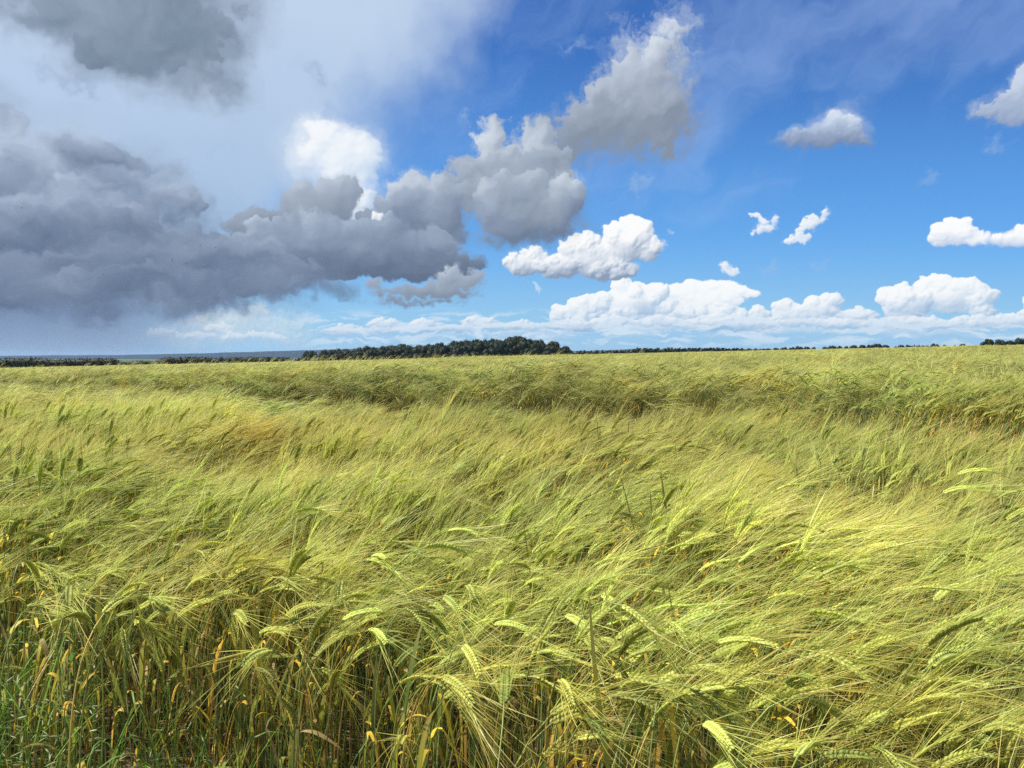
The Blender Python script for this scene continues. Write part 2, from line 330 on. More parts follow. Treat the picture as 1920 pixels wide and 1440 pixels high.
# upper left dark cloud
G5 = [(0.0, (106, 124, 146)), (0.35, (126, 144, 164)), (0.7, (150, 167, 188)), (1.0, (186, 204, 226))]
heap([(230, 50, 200, 84), (350, 60, 80, 80), (300, 125, 130, 40, -6), (90, 20, 90, 40), (180, -80, 300, 120), (385, 120, 40, 44), (410, 20, 60, 30), (370, 155, 60, 20), (430, 90, 20, 34)], 2, 6, 0.36, k=0.04, wa=0.04, wb=0.012, nz=0.005, nf=30, big=0.03, bf=8, edge=0.030, soft=0.018, gain=0.45, lw=0.24, bl=((0.0015, 0.16), (0.006, 0.45), (0.02, 0.9)), stops=G5, c0=0.70, base=(210, -80), bw=0.0, thick=0.45, seed=7, cn=0.35)
heap([(590, 143, 28, 9, -30), (130, 152, 50, 9, -14)], 2, 5, 0.45, k=0.01, wa=0.02, wb=0.02, nz=0.006, nf=40, edge=0.02, soft=0.006, amax=0.65, stops=[(0, (136, 156, 186)), (1, (160, 180, 210))], c0=0.4)

# ---- the world: Nishita sky, the cloud map laid over it by azimuth and elevation
cimg = bpy.data.images.new("clouds", CW, CH, alpha=True, float_buffer=True)
cimg.colorspace_settings.name = 'Non-Color'
cimg.alpha_mode = 'CHANNEL_PACKED'
buf = np.empty((CH, CW, 4), np.float32)
buf[..., :3] = COLR * ALP[..., None] * 10.0      # undone by the background strength
buf[..., 3] = ALP
cimg.pixels.foreach_set(buf.ravel())
cimg.update()
cimg.pack()
del buf, COLR, WA, WB

world = bpy.data.worlds.new("World")
SC.world = world
world.use_nodes = True
WT = world.node_tree
for n in list(WT.nodes):
    WT.nodes.remove(n)
def wn(kind, **kw):
    n = WT.nodes.new(kind)
    for k_, v_ in kw.items(): setattr(n, k_, v_)
    return n
def wl(a, b): WT.links.new(a, b)
def wmath(op, a, b=None, clamp=False):
    n = wn('ShaderNodeMath', operation=op, use_clamp=clamp)
    for i_, v_ in enumerate((a, b)):
        if v_ is None: continue
        if isinstance(v_, (int, float)): n.inputs[i_].default_value = v_
        else: wl(v_, n.inputs[i_])
    return n.outputs[0]
def wmap(v, a, b, c=0.0, d=1.0):
    n = wn('ShaderNodeMapRange', interpolation_type='SMOOTHSTEP')
    wl(v, n.inputs[0])
    for i_, q_ in enumerate((a, b, c, d)): n.inputs[i_ + 1].default_value = q_
    return n.outputs[0]
def wmix(f, a, b, mode='MIX'):
    n = wn('ShaderNodeMix', data_type='RGBA', blend_type=mode)
    if isinstance(f, (int, float)): n.inputs[0].default_value = f
    else: wl(f, n.inputs[0])
    for sock, v_ in ((n.inputs[6], a), (n.inputs[7], b)):
        if isinstance(v_, tuple): sock.default_value = (*v_, 1.0)
        else: wl(v_, sock)
    return n.outputs[2]
tc = wn('ShaderNodeTexCoord')
sep = wn('ShaderNodeSeparateXYZ'); wl(tc.outputs['Generated'], sep.inputs[0])
AZn = wmath('MULTIPLY', wmath('ARCTAN2', sep.outputs[0], sep.outputs[1]), 1.442)
ELn = wmath('MULTIPLY', wmath('ARCSINE', sep.outputs[2]), 1.442)
cu = wn('ShaderNodeCombineXYZ')
wl(wmath('DIVIDE', wmath('SUBTRACT', AZn, U0), U1 - U0), cu.inputs[0])
wl(wmath('DIVIDE', wmath('SUBTRACT', ELn, V0), V1 - V0), cu.inputs[1])
tex = wn('ShaderNodeTexImage', image=cimg, interpolation='Cubic', extension='EXTEND')
wl(cu.outputs[0], tex.inputs[0])
sky = wn('ShaderNodeTexSky', sky_type='NISHITA', sun_disc=False, sun_elevation=SUN_EL, sun_rotation=SUN_AZ % (2 * pi),
         air_density=1.0, dust_density=0.6, ozone_density=2.0)
blue = wmix(1.0, sky.outputs[0], (0.32, 0.70, 1.28), 'MULTIPLY')
inv = wmath('SUBTRACT', 1.0, tex.outputs['Alpha'])
cinv = wn('ShaderNodeCombineColor')
for i_ in range(3): wl(inv, cinv.inputs[i_])
front = wmix(1.0, wmix(1.0, blue, cinv.outputs[0], 'MULTIPLY'), tex.outputs['Color'], 'ADD')
# all round and overhead: the same air with loose broken cloud
hzn = wmath('MULTIPLY', wmath('POWER', wmap(ELn, 0.0, 0.62, 1.0, 0.0), 1.25), 0.9)
air_ = wmix(hzn, blue, tuple(10 * c for c in srgb(150, 205, 246)))
nz_ = wn('ShaderNodeTexNoise'); nz_.inputs['Scale'].default_value = 2.2; nz_.inputs['Detail'].default_value = 5.0
wl(tc.outputs['Generated'], nz_.inputs['Vector'])
rp = wn('ShaderNodeValToRGB'); wl(nz_.outputs['Fac'], rp.inputs[0])
rp.color_ramp.elements[0].position = 0.50; rp.color_ramp.elements[0].color = (*[9.0 * c for c in srgb(240, 244, 250)], 1)
rp.color_ramp.elements[1].position = 0.75; rp.color_ramp.elements[1].color = (*[10.0 * c for c in srgb(140, 156, 184)], 1)
around = wmix(wmap(nz_.outputs['Fac'], 0.47, 0.60, 0.0, 0.9), air_, rp.outputs[0])
fr_ = wmath('MULTIPLY', wmap(wmath('ABSOLUTE', AZn), 0.93, 1.0, 1.0, 0.0), wmap(ELn, V1 - 0.1, V1 - 0.01, 1.0, 0.0))
bg = wn('ShaderNodeBackground')
bg.inputs['Strength'].default_value = 0.0683
wl(wmix(fr_, around, front), bg.inputs['Color'])
wo = wn('ShaderNodeOutputWorld'); wl(bg.outputs[0], wo.inputs['Surface'])
world.cycles.sampling_method = 'MANUAL'
world.cycles.sample_map_resolution = 1024

# ================================================================== helpers
def sst(x, a, b):
    t = min(1.0, max(0.0, (x - a) / (b - a)))
    return t * t * (3 - 2 * t)

def ground(x, y):
    """height of the land (metres); vectorised"""
    x = np.asarray(x, dtype=np.float64); y = np.asarray(y, dtype=np.float64)
    def ss(v, a, b):
        t = np.clip((v - a) / (b - a), 0, 1)
        return t * t * (3 - 2 * t)
    s = (y - 7.1 + 0.82 * x) / 1.293
    yc = np.clip(y, 0, 165)
    z = 0.0012 * yc + 0.0222 * 250 * np.tanh(x / 250) * ss(y, 2, 40) + 0.27 * (1 - 0.45 * ss(-x, 3, 12)) * ss(s, -0.2, 1.6) - 0.10 * np.exp(-(s / 0.5) ** 2) * ss(y, 2, 4)
    z = z - 0.02 * np.clip(-x - 80, 0, 60) * ss(y, 60, 160)
    z = z - np.clip((y - 166) * 0.022, 0, 10)
    z = z + 0.035 * np.sin(x * 0.9 + 1.3) * np.sin(y * 0.7 + 0.4) * ss(y, 2, 6) + 0.10 * np.sin(x * 0.11 + 2) * np.sin(y * 0.13) * ss(y, 15, 40) * (1 - ss(y, 120, 160))
    return z
def gz(x, y): return float(ground(x, y))

class MB:
    """collects vertices, quads, triangles and a tint per vertex; builds one mesh"""
    def __init__(s): s.v = []; s.q = []; s.t = []; s.c = []; s.n = 0
    def add(s, v, q=None, t=None, c=(1, 1, 1)):
        v = np.asarray(v, np.float32).reshape(-1, 3)
        s.v.append(v)
        if q is not None and len(q): s.q.append(np.asarray(q, np.int32).reshape(-1, 4) + s.n)
        if t is not None and len(t): s.t.append(np.asarray(t, np.int32).reshape(-1, 3) + s.n)
        c = np.asarray(c, np.float32)
        if c.ndim == 1: c = np.repeat(c[None, :], len(v), 0)
        s.c.append(c)
        s.n += len(v)
    def mesh(s, name, material, smooth=True):
        me = bpy.data.meshes.new(name)
        v = np.concatenate(s.v); c = np.concatenate(s.c)
        q = np.concatenate(s.q) if s.q else np.zeros((0, 4), np.int32)
        t = np.concatenate(s.t) if s.t else np.zeros((0, 3), np.int32)
        me.vertices.add(len(v)); me.vertices.foreach_set('co', v.ravel())
        li = np.concatenate([q.ravel(), t.ravel()])
        me.loops.add(len(li)); me.loops.foreach_set('vertex_index', li)
        me.polygons.add(len(q) + len(t))
        me.polygons.foreach_set('loop_start', np.concatenate([np.arange(len(q)) * 4, len(q) * 4 + np.arange(len(t)) * 3]).astype(np.int32))
        if smooth: me.polygons.foreach_set('use_smooth', np.ones(len(q) + len(t), bool))
        me.update(calc_edges=True)
        a = me.color_attributes.new('tint', 'FLOAT_COLOR', 'POINT')
        a.data.foreach_set('color', np.concatenate([c, np.ones((len(c), 1), np.float32)], 1).ravel())
        me.materials.append(material)
        return me
    def obj(s, name, material, parent=None, smooth=True, link=True):
        o = bpy.data.objects.new(name, s.mesh(name, material, smooth))
        if link: COL.objects.link(o)
        if parent is not None: o.parent = parent
        return o

def tag(o, label=None, category=None, group=None, kind=None):
    for k_, v_ in (('label', label), ('category', category), ('group', group), ('kind', kind)):
        if v_: o[k_] = v_
    return o
def empty(name, loc, rz=0.0, scale=None):
    o = bpy.data.objects.new(name, None); COL.objects.link(o)
    o.empty_display_size = 0.1
    o.location = loc; o.rotation_euler = (0, 0, rz)
    if scale: o.scale = scale
    return o
def copy_tree(o, parent=None):
    c = o.copy(); COL.objects.link(c); c.parent = parent
    for ch in list(o.children): copy_tree(ch, c)
    return c

def unit(v):
    v = np.asarray(v, np.float64)
    return v / max(1e-9, np.linalg.norm(v))

def tube(mb, pts, rad, sides, col):
    pts = np.asarray(pts, np.float64); n = len(pts)
    tan = np.gradient(pts, axis=0)
    tan /= np.linalg.norm(tan, axis=1)[:, None] + 1e-9
    ref = np.array([0.3, 1.0, 0.1]) if abs(tan[0][1]) < 0.8 else np.array([1.0, 0.2, 0.1])
    a = np.cross(tan, ref); a /= np.linalg.norm(a, axis=1)[:, None] + 1e-9
    b = np.cross(tan, a)
    th = np.arange(sides) * 2 * pi / sides
    rad = np.broadcast_to(np.asarray(rad, np.float64), (n,))
    v = pts[:, None, :] + rad[:, None, None] * (np.cos(th)[None, :, None] * a[:, None, :] + np.sin(th)[None, :, None] * b[:, None, :])
    i, j = np.meshgrid(np.arange(n - 1), np.arange(sides), indexing='ij')
    k = (j + 1) % sides
    q = np.stack([i * sides + j, i * sides + k, (i + 1) * sides + k, (i + 1) * sides + j], -1).reshape(-1, 4)
    c = np.asarray(col, np.float32)
    if c.ndim == 2: c = np.repeat(c, sides, 0)
    mb.add(v.reshape(-1, 3), q, None, c)

def ribbons(mb, P_, W_, S_, C_):
    """many flat strips at once: P_ (k, n, 3) centre lines, W_ (k, n) half widths, S_ (k, 3) side vectors, C_ (k, n, 3) tints"""
    k, n, _ = P_.shape
    v = np.stack([P_ - W_[..., None] * S_[:, None, :], P_ + W_[..., None] * S_[:, None, :]], 2)      # k n 2 3
    i, j = np.meshgrid(np.arange(k), np.arange(n - 1), indexing='ij')
    b = (i * n + j) * 2
    q = np.stack([b, b + 1, b + 3, b + 2], -1).reshape(-1, 4)
    c = np.repeat(C_[:, :, None, :], 2, 2)
    mb.add(v.reshape(-1, 3), q, None, c.reshape(-1, 3))

def bezier(p0, p1, p2, p3, n):
    t = np.linspace(0, 1, n)[:, None]
    return (1 - t) ** 3 * p0 + 3 * (1 - t) ** 2 * t * p1 + 3 * (1 - t) * t * t * p2 + t ** 3 * p3

# ================================================================== materials
def vegetation(name, trans=0.3, rough=0.5, spec=0.35, big=0.24, inst=0.26, scale=0.45, sheen=None, yellow=(1.12, 1.0, 0.82), gold=0.0, fresh=(0.91, 0.96, 0.80)):
    m = bpy.data.materials.new(name); m.use_nodes = True
    t = m.node_tree
    for n in list(t.nodes): t.nodes.remove(n)
    def nd(k_, **kw):
        n = t.nodes.new(k_)
        for a_, b_ in kw.items(): setattr(n, a_, b_)
        return n
    L_ = t.links.new
    at = nd('ShaderNodeAttribute', attribute_name='tint')
    oi = nd('ShaderNodeObjectInfo')
    gp = nd('ShaderNodeNewGeometry')
    nz = nd('ShaderNodeTexNoise'); nz.inputs['Scale'].default_value = scale; nz.inputs['Detail'].default_value = 4
    L_(gp.outputs['Position'], nz.inputs['Vector'])
    # brightness: per plant and over patches of the field
    r = nd('ShaderNodeMapRange'); L_(oi.outputs['Random'], r.inputs[0]); r.inputs[3].default_value = 1 - inst; r.inputs[4].default_value = 1 + inst
    b = nd('ShaderNodeMapRange'); L_(nz.outputs['Fac'], b.inputs[0]); b.inputs[1].default_value = 0.3; b.inputs[2].default_value = 0.7
    b.inputs[3].default_value = 1 - big; b.inputs[4].default_value = 1 + big
    mu = nd('ShaderNodeMath', operation='MULTIPLY'); L_(r.outputs[0], mu.inputs[0]); L_(b.outputs[0], mu.inputs[1])
    vm = nd('ShaderNodeVectorMath', operation='SCALE'); L_(at.outputs['Color'], vm.inputs[0]); L_(mu.outputs[0], vm.inputs['Scale'])
    # hue: some plants riper than others
    hs = nd('ShaderNodeVectorMath', operation='MULTIPLY'); L_(vm.outputs[0], hs.inputs[0]); hs.inputs[1].default_value = yellow
    fr = nd('ShaderNodeMath', operation='FRACT'); m7 = nd('ShaderNodeMath', operation='MULTIPLY'); L_(oi.outputs['Random'], m7.inputs[0]); m7.inputs[1].default_value = 7.13
    L_(m7.outputs[0], fr.inputs[0])
    n3 = nd('ShaderNodeTexNoise'); n3.inputs['Scale'].default_value = 0.8; n3.inputs['Detail'].default_value = 3
    sh3 = nd('ShaderNodeVectorMath', operation='ADD'); L_(gp.outputs['Position'], sh3.inputs[0]); sh3.inputs[1].default_value = (31, 17, 5)
    L_(sh3.outputs[0], n3.inputs['Vector'])
    f3 = nd('ShaderNodeMapRange'); L_(n3.outputs['Fac'], f3.inputs[0]); f3.inputs[1].default_value = 0.40; f3.inputs[2].default_value = 0.60
    f4 = nd('ShaderNodeMath', operation='MULTIPLY_ADD', use_clamp=True); L_(fr.outputs[0], f4.inputs[0]); f4.inputs[1].default_value = 0.4
    f5 = nd('ShaderNodeMath', operation='MULTIPLY'); L_(f3.outputs[0], f5.inputs[0]); f5.inputs[1].default_value = 0.7; L_(f5.outputs[0], f4.inputs[2])
    fresh_ = nd('ShaderNodeVectorMath', operation='MULTIPLY'); L_(vm.outputs[0], fresh_.inputs[0]); fresh_.inputs[1].default_value = fresh
    mx = nd('ShaderNodeMix', data_type='RGBA'); L_(f4.outputs[0], mx.inputs[0]); L_(fresh_.outputs[0], mx.inputs[6]); L_(hs.outputs[0], mx.inputs[7])
    if gold:
        n2 = nd('ShaderNodeTexNoise'); n2.inputs['Scale'].default_value = 1.3; n2.inputs['Detail'].default_value = 3
        L_(gp.outputs['Position'], n2.inputs['Vector'])
        g2 = nd('ShaderNodeMapRange'); L_(n2.outputs['Fac'], g2.inputs[0]); g2.inputs[1].default_value = 0.54; g2.inputs[2].default_value = 0.72
        g2.inputs[4].default_value = gold
        gm_ = nd('ShaderNodeVectorMath', operation='MULTIPLY'); L_(mx.outputs[2], gm_.inputs[0]); gm_.inputs[1].default_value = (1.22, 0.90, 0.60)
        m2 = nd('ShaderNodeMix', data_type='RGBA'); L_(g2.outputs[0], m2.inputs[0]); L_(mx.outputs[2], m2.inputs[6]); L_(gm_.outputs[0], m2.inputs[7])
        mx = m2
    pb = nd('ShaderNodeBsdfPrincipled'); L_(mx.outputs[2], pb.inputs['Base Color'])
    pb.inputs['Roughness'].default_value = rough; pb.inputs['Specular IOR Level'].default_value = spec
    out = nd('ShaderNodeOutputMaterial')
    if trans:
        tr = nd('ShaderNodeBsdfTranslucent'); L_(mx.outputs[2], tr.inputs['Color'])
        ms = nd('ShaderNodeMixShader'); ms.inputs[0].default_value = trans
        L_(pb.outputs[0], ms.inputs[1]); L_(tr.outputs[0], ms.inputs[2]); L_(ms.outputs[0], out.inputs['Surface'])
    else:
        L_(pb.outputs[0], out.inputs['Surface'])
    return m
M_STEM = vegetation('barley_stem', 0.25, 0.45, 0.4, gold=0.6)
M_EAR = vegetation('barley_ear', 0.30, 0.6, 0.2, gold=0.25)
M_AWN = vegetation('barley_awn', 0.50, 0.38, 0.4, gold=0.5)
M_LEAF = vegetation('barley_leaf', 0.50, 0.5, 0.35, gold=0.2)
M_GRASS = vegetation('grass', 0.40, 0.5, 0.35)
M_TREE = vegetation('tree_leaves', 0.15, 0.6, 0.2, big=0.3, inst=0.12, scale=0.12, yellow=(1.1, 1.0, 0.9))
M_BARK = vegetation('bark', 0.0, 0.9, 0.1)

# ================================================================== barley
GRAIN_V = []
for (zz, rr) in ((0.0, 0.35), (0.28, 0.95), (0.62, 0.85)):
    for k_ in range(5):
        a_ = 2 * pi * k_ / 5
        GRAIN_V.append((cos(a_) * rr, sin(a_) * rr, zz))
GRAIN_V.append((0, 0, 1.0))
GRAIN_V = np.array(GRAIN_V)
GRAIN_Q = [(r_ * 5 + k_, r_ * 5 + (k_ + 1) % 5, (r_ + 1) * 5 + (k_ + 1) % 5, (r_ + 1) * 5 + k_) for r_ in range(2) for k_ in range(5)]
GRAIN_T = [(10 + k_, 10 + (k_ + 1) % 5, 15) for k_ in range(5)]

def spine(base, d0, d1, L, n):
    d0, d1 = unit(d0), unit(d1)
    p = [np.asarray(base, np.float64)]; ds = [d0]
    for i in range(1, n):
        d = unit(d0 * (1 - i / (n - 1)) + d1 * (i / (n - 1)))
        p.append(p[-1] + d * L / (n - 1)); ds.append(d)
    return np.array(p), np.array(ds)

def ear_geometry(me, ma, base, d0, d1, L, rnd, pairs=12, awn=0.13, awnw=0.00055, green=0.0, side=None, wind=(1, 0, 0.1), spread=1.0, keep=1.0):
    """two-rowed ear: grains into me, awns into ma"""
    pts, ds = spine(base, d0, d1, L, pairs + 1)
    if side is None:
        side = np.cross(ds[0], (0, 0, 1.0))
        if np.linalg.norm(side) < 0.1: side = np.array((1.0, 0, 0))
        side = unit(side)
        nrm = np.cross(side, ds[0])
        a = rnd.uniform(-0.9, 0.9)
        side = unit(side * cos(a) + nrm * sin(a))
    lime = np.array((0.52, 0.58, 0.17)) * (1 - green) + np.array((0.16, 0.27, 0.05)) * green
    lime = lime * rnd.uniform(0.88, 1.1)
    tube(me, pts, 0.0016, 3, lime * 0.8)
    aP, aW, aS, aC = [], [], [], []
    for i in range(pairs):
        d = ds[i]
        sd = unit(side - d * np.dot(side, d)); nm = np.cross(sd, d)
        f = (i + 0.5) / pairs
        sz = (0.75 + 0.45 * sin(pi * min(1, f * 0.9 + 0.15)))
        for sg in (-1, 1):
            ax = unit(d + sd * sg * 0.52 + nm * rnd.uniform(-0.08, 0.08))
            ux = unit(sd - ax * np.dot(sd, ax)); uy = np.cross(ax, ux)
            c = pts[i] + sd * sg * 0.0016 + d * (0.5 * (sg > 0)) * L / pairs
            ln, w, dp = 0.0118 * sz, 0.0028 * sz, 0.0026 * sz
            v = c + GRAIN_V[:, :1] * ux * w + GRAIN_V[:, 1:2] * uy * dp + GRAIN_V[:, 2:3] * ax * ln
            col = lime * rnd.uniform(0.85, 1.15)
            cc_ = np.repeat(col[None, :], len(v), 0)
            cc_[-1] = col * (1.0, 0.95, 0.8); cc_[:5] *= 0.38  # grain bases darkened: shade of the gaps put into the tint
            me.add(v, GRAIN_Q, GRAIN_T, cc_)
            # awn
            if rnd.random() > keep: continue
            tip = c + ax * ln * 0.95
            al = awn * rnd.uniform(0.75, 1.12) * (1 - 0.25 * f * 0)
            dirn = unit(d + sd * sg * rnd.uniform(0.06, 0.28) * spread + nm * rnd.uniform(-0.22, 0.22) * spread)
            bend = np.array(wind) * rnd.uniform(0.0, 0.35) + np.array((0, 0, rnd.uniform(-0.25, 0.10)))
            t_ = np.linspace(0, 1, 5)[:, None]
            P_ = tip + dirn * al * t_ + bend * al * t_ * t_ * 0.5
            aP.append(P_)
            aW.append(awnw * np.array((1.25, 1.0, 0.8, 0.6, 0.25)))
            rs = np.array((rnd.gauss(0, 1), rnd.gauss(0, 1), rnd.gauss(0, 1)))
            aS.append(unit(np.cross(dirn, rs)))
            k1 = rnd.random()
            c0_ = np.array((0.48, 0.57, 0.15)) * (1 - green * 0.6)
            c1_ = np.array((0.75, 0.71, 0.28)) if k1 < 0.76 else np.array((0.70, 0.52, 0.16))
            c1_ = c1_ * (1 - green * 0.5)
            aC.append((c0_ * (1 - t_) + c1_ * t_) * rnd.uniform(0.8, 1.15))
    ribbons(ma, np.array(aP), np.array(aW), np.array(aS), np.array(aC))

def stem_geometry(ms, g0, base, d0, rnd, sides=4, n=8, r=0.0016, tone=None):
    H_ = base[2] - g0[2]
    p1 = np.array(g0) + np.array((rnd.uniform(-0.02, 0.02), rnd.uniform(-0.02, 0.02), H_ * 0.55))
    p2 = np.array(base) - unit(d0) * min(0.16, 0.28 * H_)
    p = bezier(np.array(g0, float), p1, p2, np.array(base, float), n)
    k = rnd.random() if tone is None else tone
    lo = np.array((0.24, 0.33, 0.17)) if k < 0.6 else (np.array((0.42, 0.42, 0.10)) if k < 0.82 else np.array((0.56, 0.42, 0.15)))
    up = np.array((0.32, 0.40, 0.12)) if k < 0.8 else np.array((0.52, 0.46, 0.16))
    t_ = np.linspace(0, 1, n)[:, None]
    col = (lo * (1 - t_) + up * t_) * rnd.uniform(0.8, 1.15)
    tube(ms, p, np.linspace(r * 1.2, r * 0.7, n), sides, col)
    return p

LEAFC = [((0.12, 0.22, 0.05), 0.26), ((0.28, 0.34, 0.06), 0.18), ((0.80, 0.62, 0.10), 0.30), ((0.66, 0.44, 0.10), 0.10), ((0.52, 0.40, 0.20), 0.16)]
def leaf_geometry(ml, p, rnd, low=False, kind=None):
    """a blade that leaves the stem at point p"""
    r = rnd.random() if kind is None else kind
    acc = 0
    for c, w in LEAFC:
        acc += w
        if r <= acc: break
    c = np.array(c)
    dead = c[0] > 0.3
    a = rnd.uniform(0, 2 * pi)
    h = np.array((cos(a), sin(a), 0))
    ln = rnd.uniform(0.08, 0.21)
    up0 = rnd.uniform(0.8, 2.6) if not dead else rnd.uniform(-0.8, 1.2)
    n = 7
    t_ = np.linspace(0, 1, n)[:, None]
    droop = rnd.uniform(0.2, 1.0) if not dead else rnd.uniform(0.2, 1.7)
    P_ = np.asarray(p) + (h * (0.38 if dead else 0.45) + np.array((0, 0, up0 * 0.8))) * ln * t_ + np.array((0.15, 0, -droop)) * ln * t_ * t_ * 0.8
    w = rnd.uniform(0.0026, 0.0052) * np.array((0.6, 0.95, 1.0, 0.95, 0.8, 0.5, 0.06))
    tw = rnd.uniform(-1.4, 1.4)
    sd = unit(np.cross((h[0], h[1], up0), (0, 0, 1)) + np.array((0, 0, 0.4 * tw)))
    c2 = c * (1 - 0.0) ; tipc = np.array((0.45, 0.34, 0.14)) if not dead else c * 0.9
    C_ = c2 * (1 - t_ ** 2) + tipc * t_ ** 2
    ribbons(ml, P_[None], w[None], sd[None], (C_ * rnd.uniform(0.8, 1.15))[None])

# ------------------------------------------------------------------ plant prototypes for the mass (one plant each, wind towards +X)
SRC = bpy.data.collections.new('barley_sources')       # never linked to the scene
SRC_NAMES = []
def add_source(o, key):
    o.name = key
    SRC.objects.link(o); SRC_NAMES.append(key)
def plant_source(i, el, yaw, rnd, H_=0.72, green=0.0, awn=0.13):
    me = MB()
    d0 = unit((cos(yaw) * cos(el + 0.35), sin(yaw) * cos(el + 0.35), sin(el + 0.35)))
    d1 = unit((cos(yaw) * cos(el - 0.30), sin(yaw) * cos(el - 0.30), sin(el - 0.30)))
    base = np.array((0.10 * cos(yaw) + rnd.uniform(-.02, .02), 0.10 * sin(yaw), H_ + rnd.uniform(-0.03, 0.03)))
    p = stem_geometry(me, (0, 0, -0.03), base, d0, rnd)
    ear_geometry(me, me, base, d0, d1, 0.087 * rnd.uniform(0.8, 1.12), rnd, pairs=12, awn=awn, awnw=0.0005, green=green, keep=0.6)
    for k_ in range(rnd.choice((2, 2, 3, 4))):
        leaf_geometry(me, p[rnd.choice((1, 2, 3, 4, 5))], rnd)
    return me
rnd = random.Random(5)
N0 = 20
for i in range(N0):
    f = i / (N0 - 1)
    el = radians(62 - 112 * f)          # the first stand up, the last hang
    gr = 0.3 if i % 6 == 4 else 0.0
    mb_ = plant_source(i, el + radians(rnd.uniform(-6, 6)), radians(rnd.uniform(-30, 30)), rnd, green=gr)
    add_source(mb_.obj('a%02d' % i, M_AWN, link=False), 'a%02d' % i)

# simple plants, bundled into tufts
SP_A = np.array([0.35, 1.0, 0.85, 0.6, 0.08])
def tuft(nplants, foot, H_, earL, earR, nawn, awnL, awnW, rnd, stems=True, sides=4, jit=0.05, stemr=0.002, leafw=1.0, dropmin=-35, dropmax=48):
    mb = MB()
    for _ in range(nplants):
        x, y = rnd.gauss(0, foot * 0.45), rnd.gauss(0, foot * 0.45)
        el = radians(rnd.uniform(dropmin, dropmax)); yaw = radians(rnd.gauss(0, 22))
        d0 = unit((cos(yaw) * cos(el + .3), sin(yaw) * cos(el + .3), sin(el + .3)))
        d1 = unit((cos(yaw) * cos(el - .3), sin(yaw) * cos(el - .3), sin(el - .3)))
        base = np.array((x + 0.09 * cos(yaw), y + 0.09 * sin(yaw), H_ + rnd.gauss(0, jit)))
        if stems:
            k = rnd.random()
            c = np.array((0.16, 0.21, 0.07)) if k < 0.7 else np.array((0.32, 0.29, 0.08))
            tube(mb, bezier(np.array((x, y, -0.05)), np.array((x, y, base[2] * 0.6)), base - d0 * 0.1, base, 5), stemr, 3, c * rnd.uniform(.8, 1.15))
            if rnd.random() < 0.7 * leafw: leaf_geometry(mb, (x, y, rnd.uniform(0.25, 0.55)), rnd)
        lime = np.array((0.47, 0.54, 0.16)) * rnd.uniform(0.82, 1.12)
        if rnd.random() < 0.06: lime = np.array((0.32, 0.40, 0.11))
        pts, ds = spine(base, d0, d1, earL, 5)
        tube(mb, pts, earR * SP_A, sides, lime)
        P_, S_, C_ = [], [], []
        for j in range(nawn):
            t0 = rnd.uniform(0.15, 1.0)
            p0 = base + (pts[-1] - base) * t0
            dd = unit(ds[min(4, int(t0 * 4))] + np.array((rnd.gauss(0, .16), rnd.gauss(0, .16), rnd.gauss(0, .16))))
            t_ = np.linspace(0, 1, 3)[:, None]
            al = awnL * rnd.uniform(0.8, 1.15)
            P_.append(p0 + dd * al * t_ + np.array((0.12, 0, -0.08)) * al * t_ * t_)
            S_.append(unit(np.cross(dd, (rnd.gauss(0, 1), rnd.gauss(0, 1), rnd.gauss(0, 1)))))
            c1_ = np.array((0.68, 0.66, 0.27)) if rnd.random() < 0.85 else np.array((0.70, 0.52, 0.16))
            C_.append((np.array((0.48, 0.57, 0.15)) * (1 - t_) + c1_ * t_) * rnd.uniform(0.82, 1.12))
        ribbons(mb, np.array(P_), np.tile(awnW * np.array((1, .8, .3)), (nawn, 1)), np.array(S_), np.array(C_))
    return mb
N1, N2, N3 = 10, 6, 5
for i in range(N1):
    add_source(tuft(14, 0.14, 0.71, 0.09, 0.0048, 11, 0.14, 0.0011, rnd, dropmin=-45 + 3 * i).obj('b%02d' % i, M_AWN, link=False), 'b%02d' % i)
for i in range(N2):
    add_source(tuft(60, 0.42, 0.71, 0.10, 0.006, 6, 0.15, 0.0028, rnd, sides=3, jit=0.06, stemr=0.003, leafw=0.6, dropmin=-10, dropmax=50).obj('c%02d' % i, M_AWN, link=False), 'c%02d' % i)
for i in range(N3):
    add_source(tuft(190, 1.35, 0.70, 0.13, 0.010, 4, 0.20, 0.008, rnd, sides=3, jit=0.07, stemr=0.006, leafw=0.2, dropmin=0, dropmax=50).obj('d%02d' % i, M_AWN, link=False), 'd%02d' % i)

# ------------------------------------------------------------------ where the plants stand
def front_edge(x):
    return np.interp(x, [-1.6, -1.1, -0.5, -0.2, 0.1, 0.35, 0.8, 1.6], [1.90, 1.70, 1.52, 1.30, 1.05, 0.86, 0.80, 0.80])
TRACK = 0.62
def off_track(x, y): return np.abs((y - 7.1 + 0.82 * x) / 1.293) > TRACK
def jgrid(x0, x1, y0, y1, dens):
    st = 1 / sqrt(dens)
    X, Y = np.meshgrid(np.arange(x0, x1, st), np.arange(y0, y1, st))
    X = X.ravel() + rng.uniform(-.5, .5, X.size) * st; Y = Y.ravel() + rng.uniform(-.5, .5, Y.size) * st
    return X, Y
def in_view(x, y, m=1.1): return np.abs(x) < y * 0.74 + m
def gust(x, y):
    """slow swings of the lean over the field"""
    return perlin(x * 0.55 + 3.1, y * 0.55 + 8.2, 4) + 0.6 * perlin(x * 1.9, y * 1.9, 9)
pos, rot, scl, idx = [], [], [], []
def put(x, y, z, yaw, tilt, roll, s, k):
    pos.append(np.stack([x, y, z], 1)); rot.append(np.stack([roll, tilt, yaw], 1)); scl.append(s); idx.append(k)

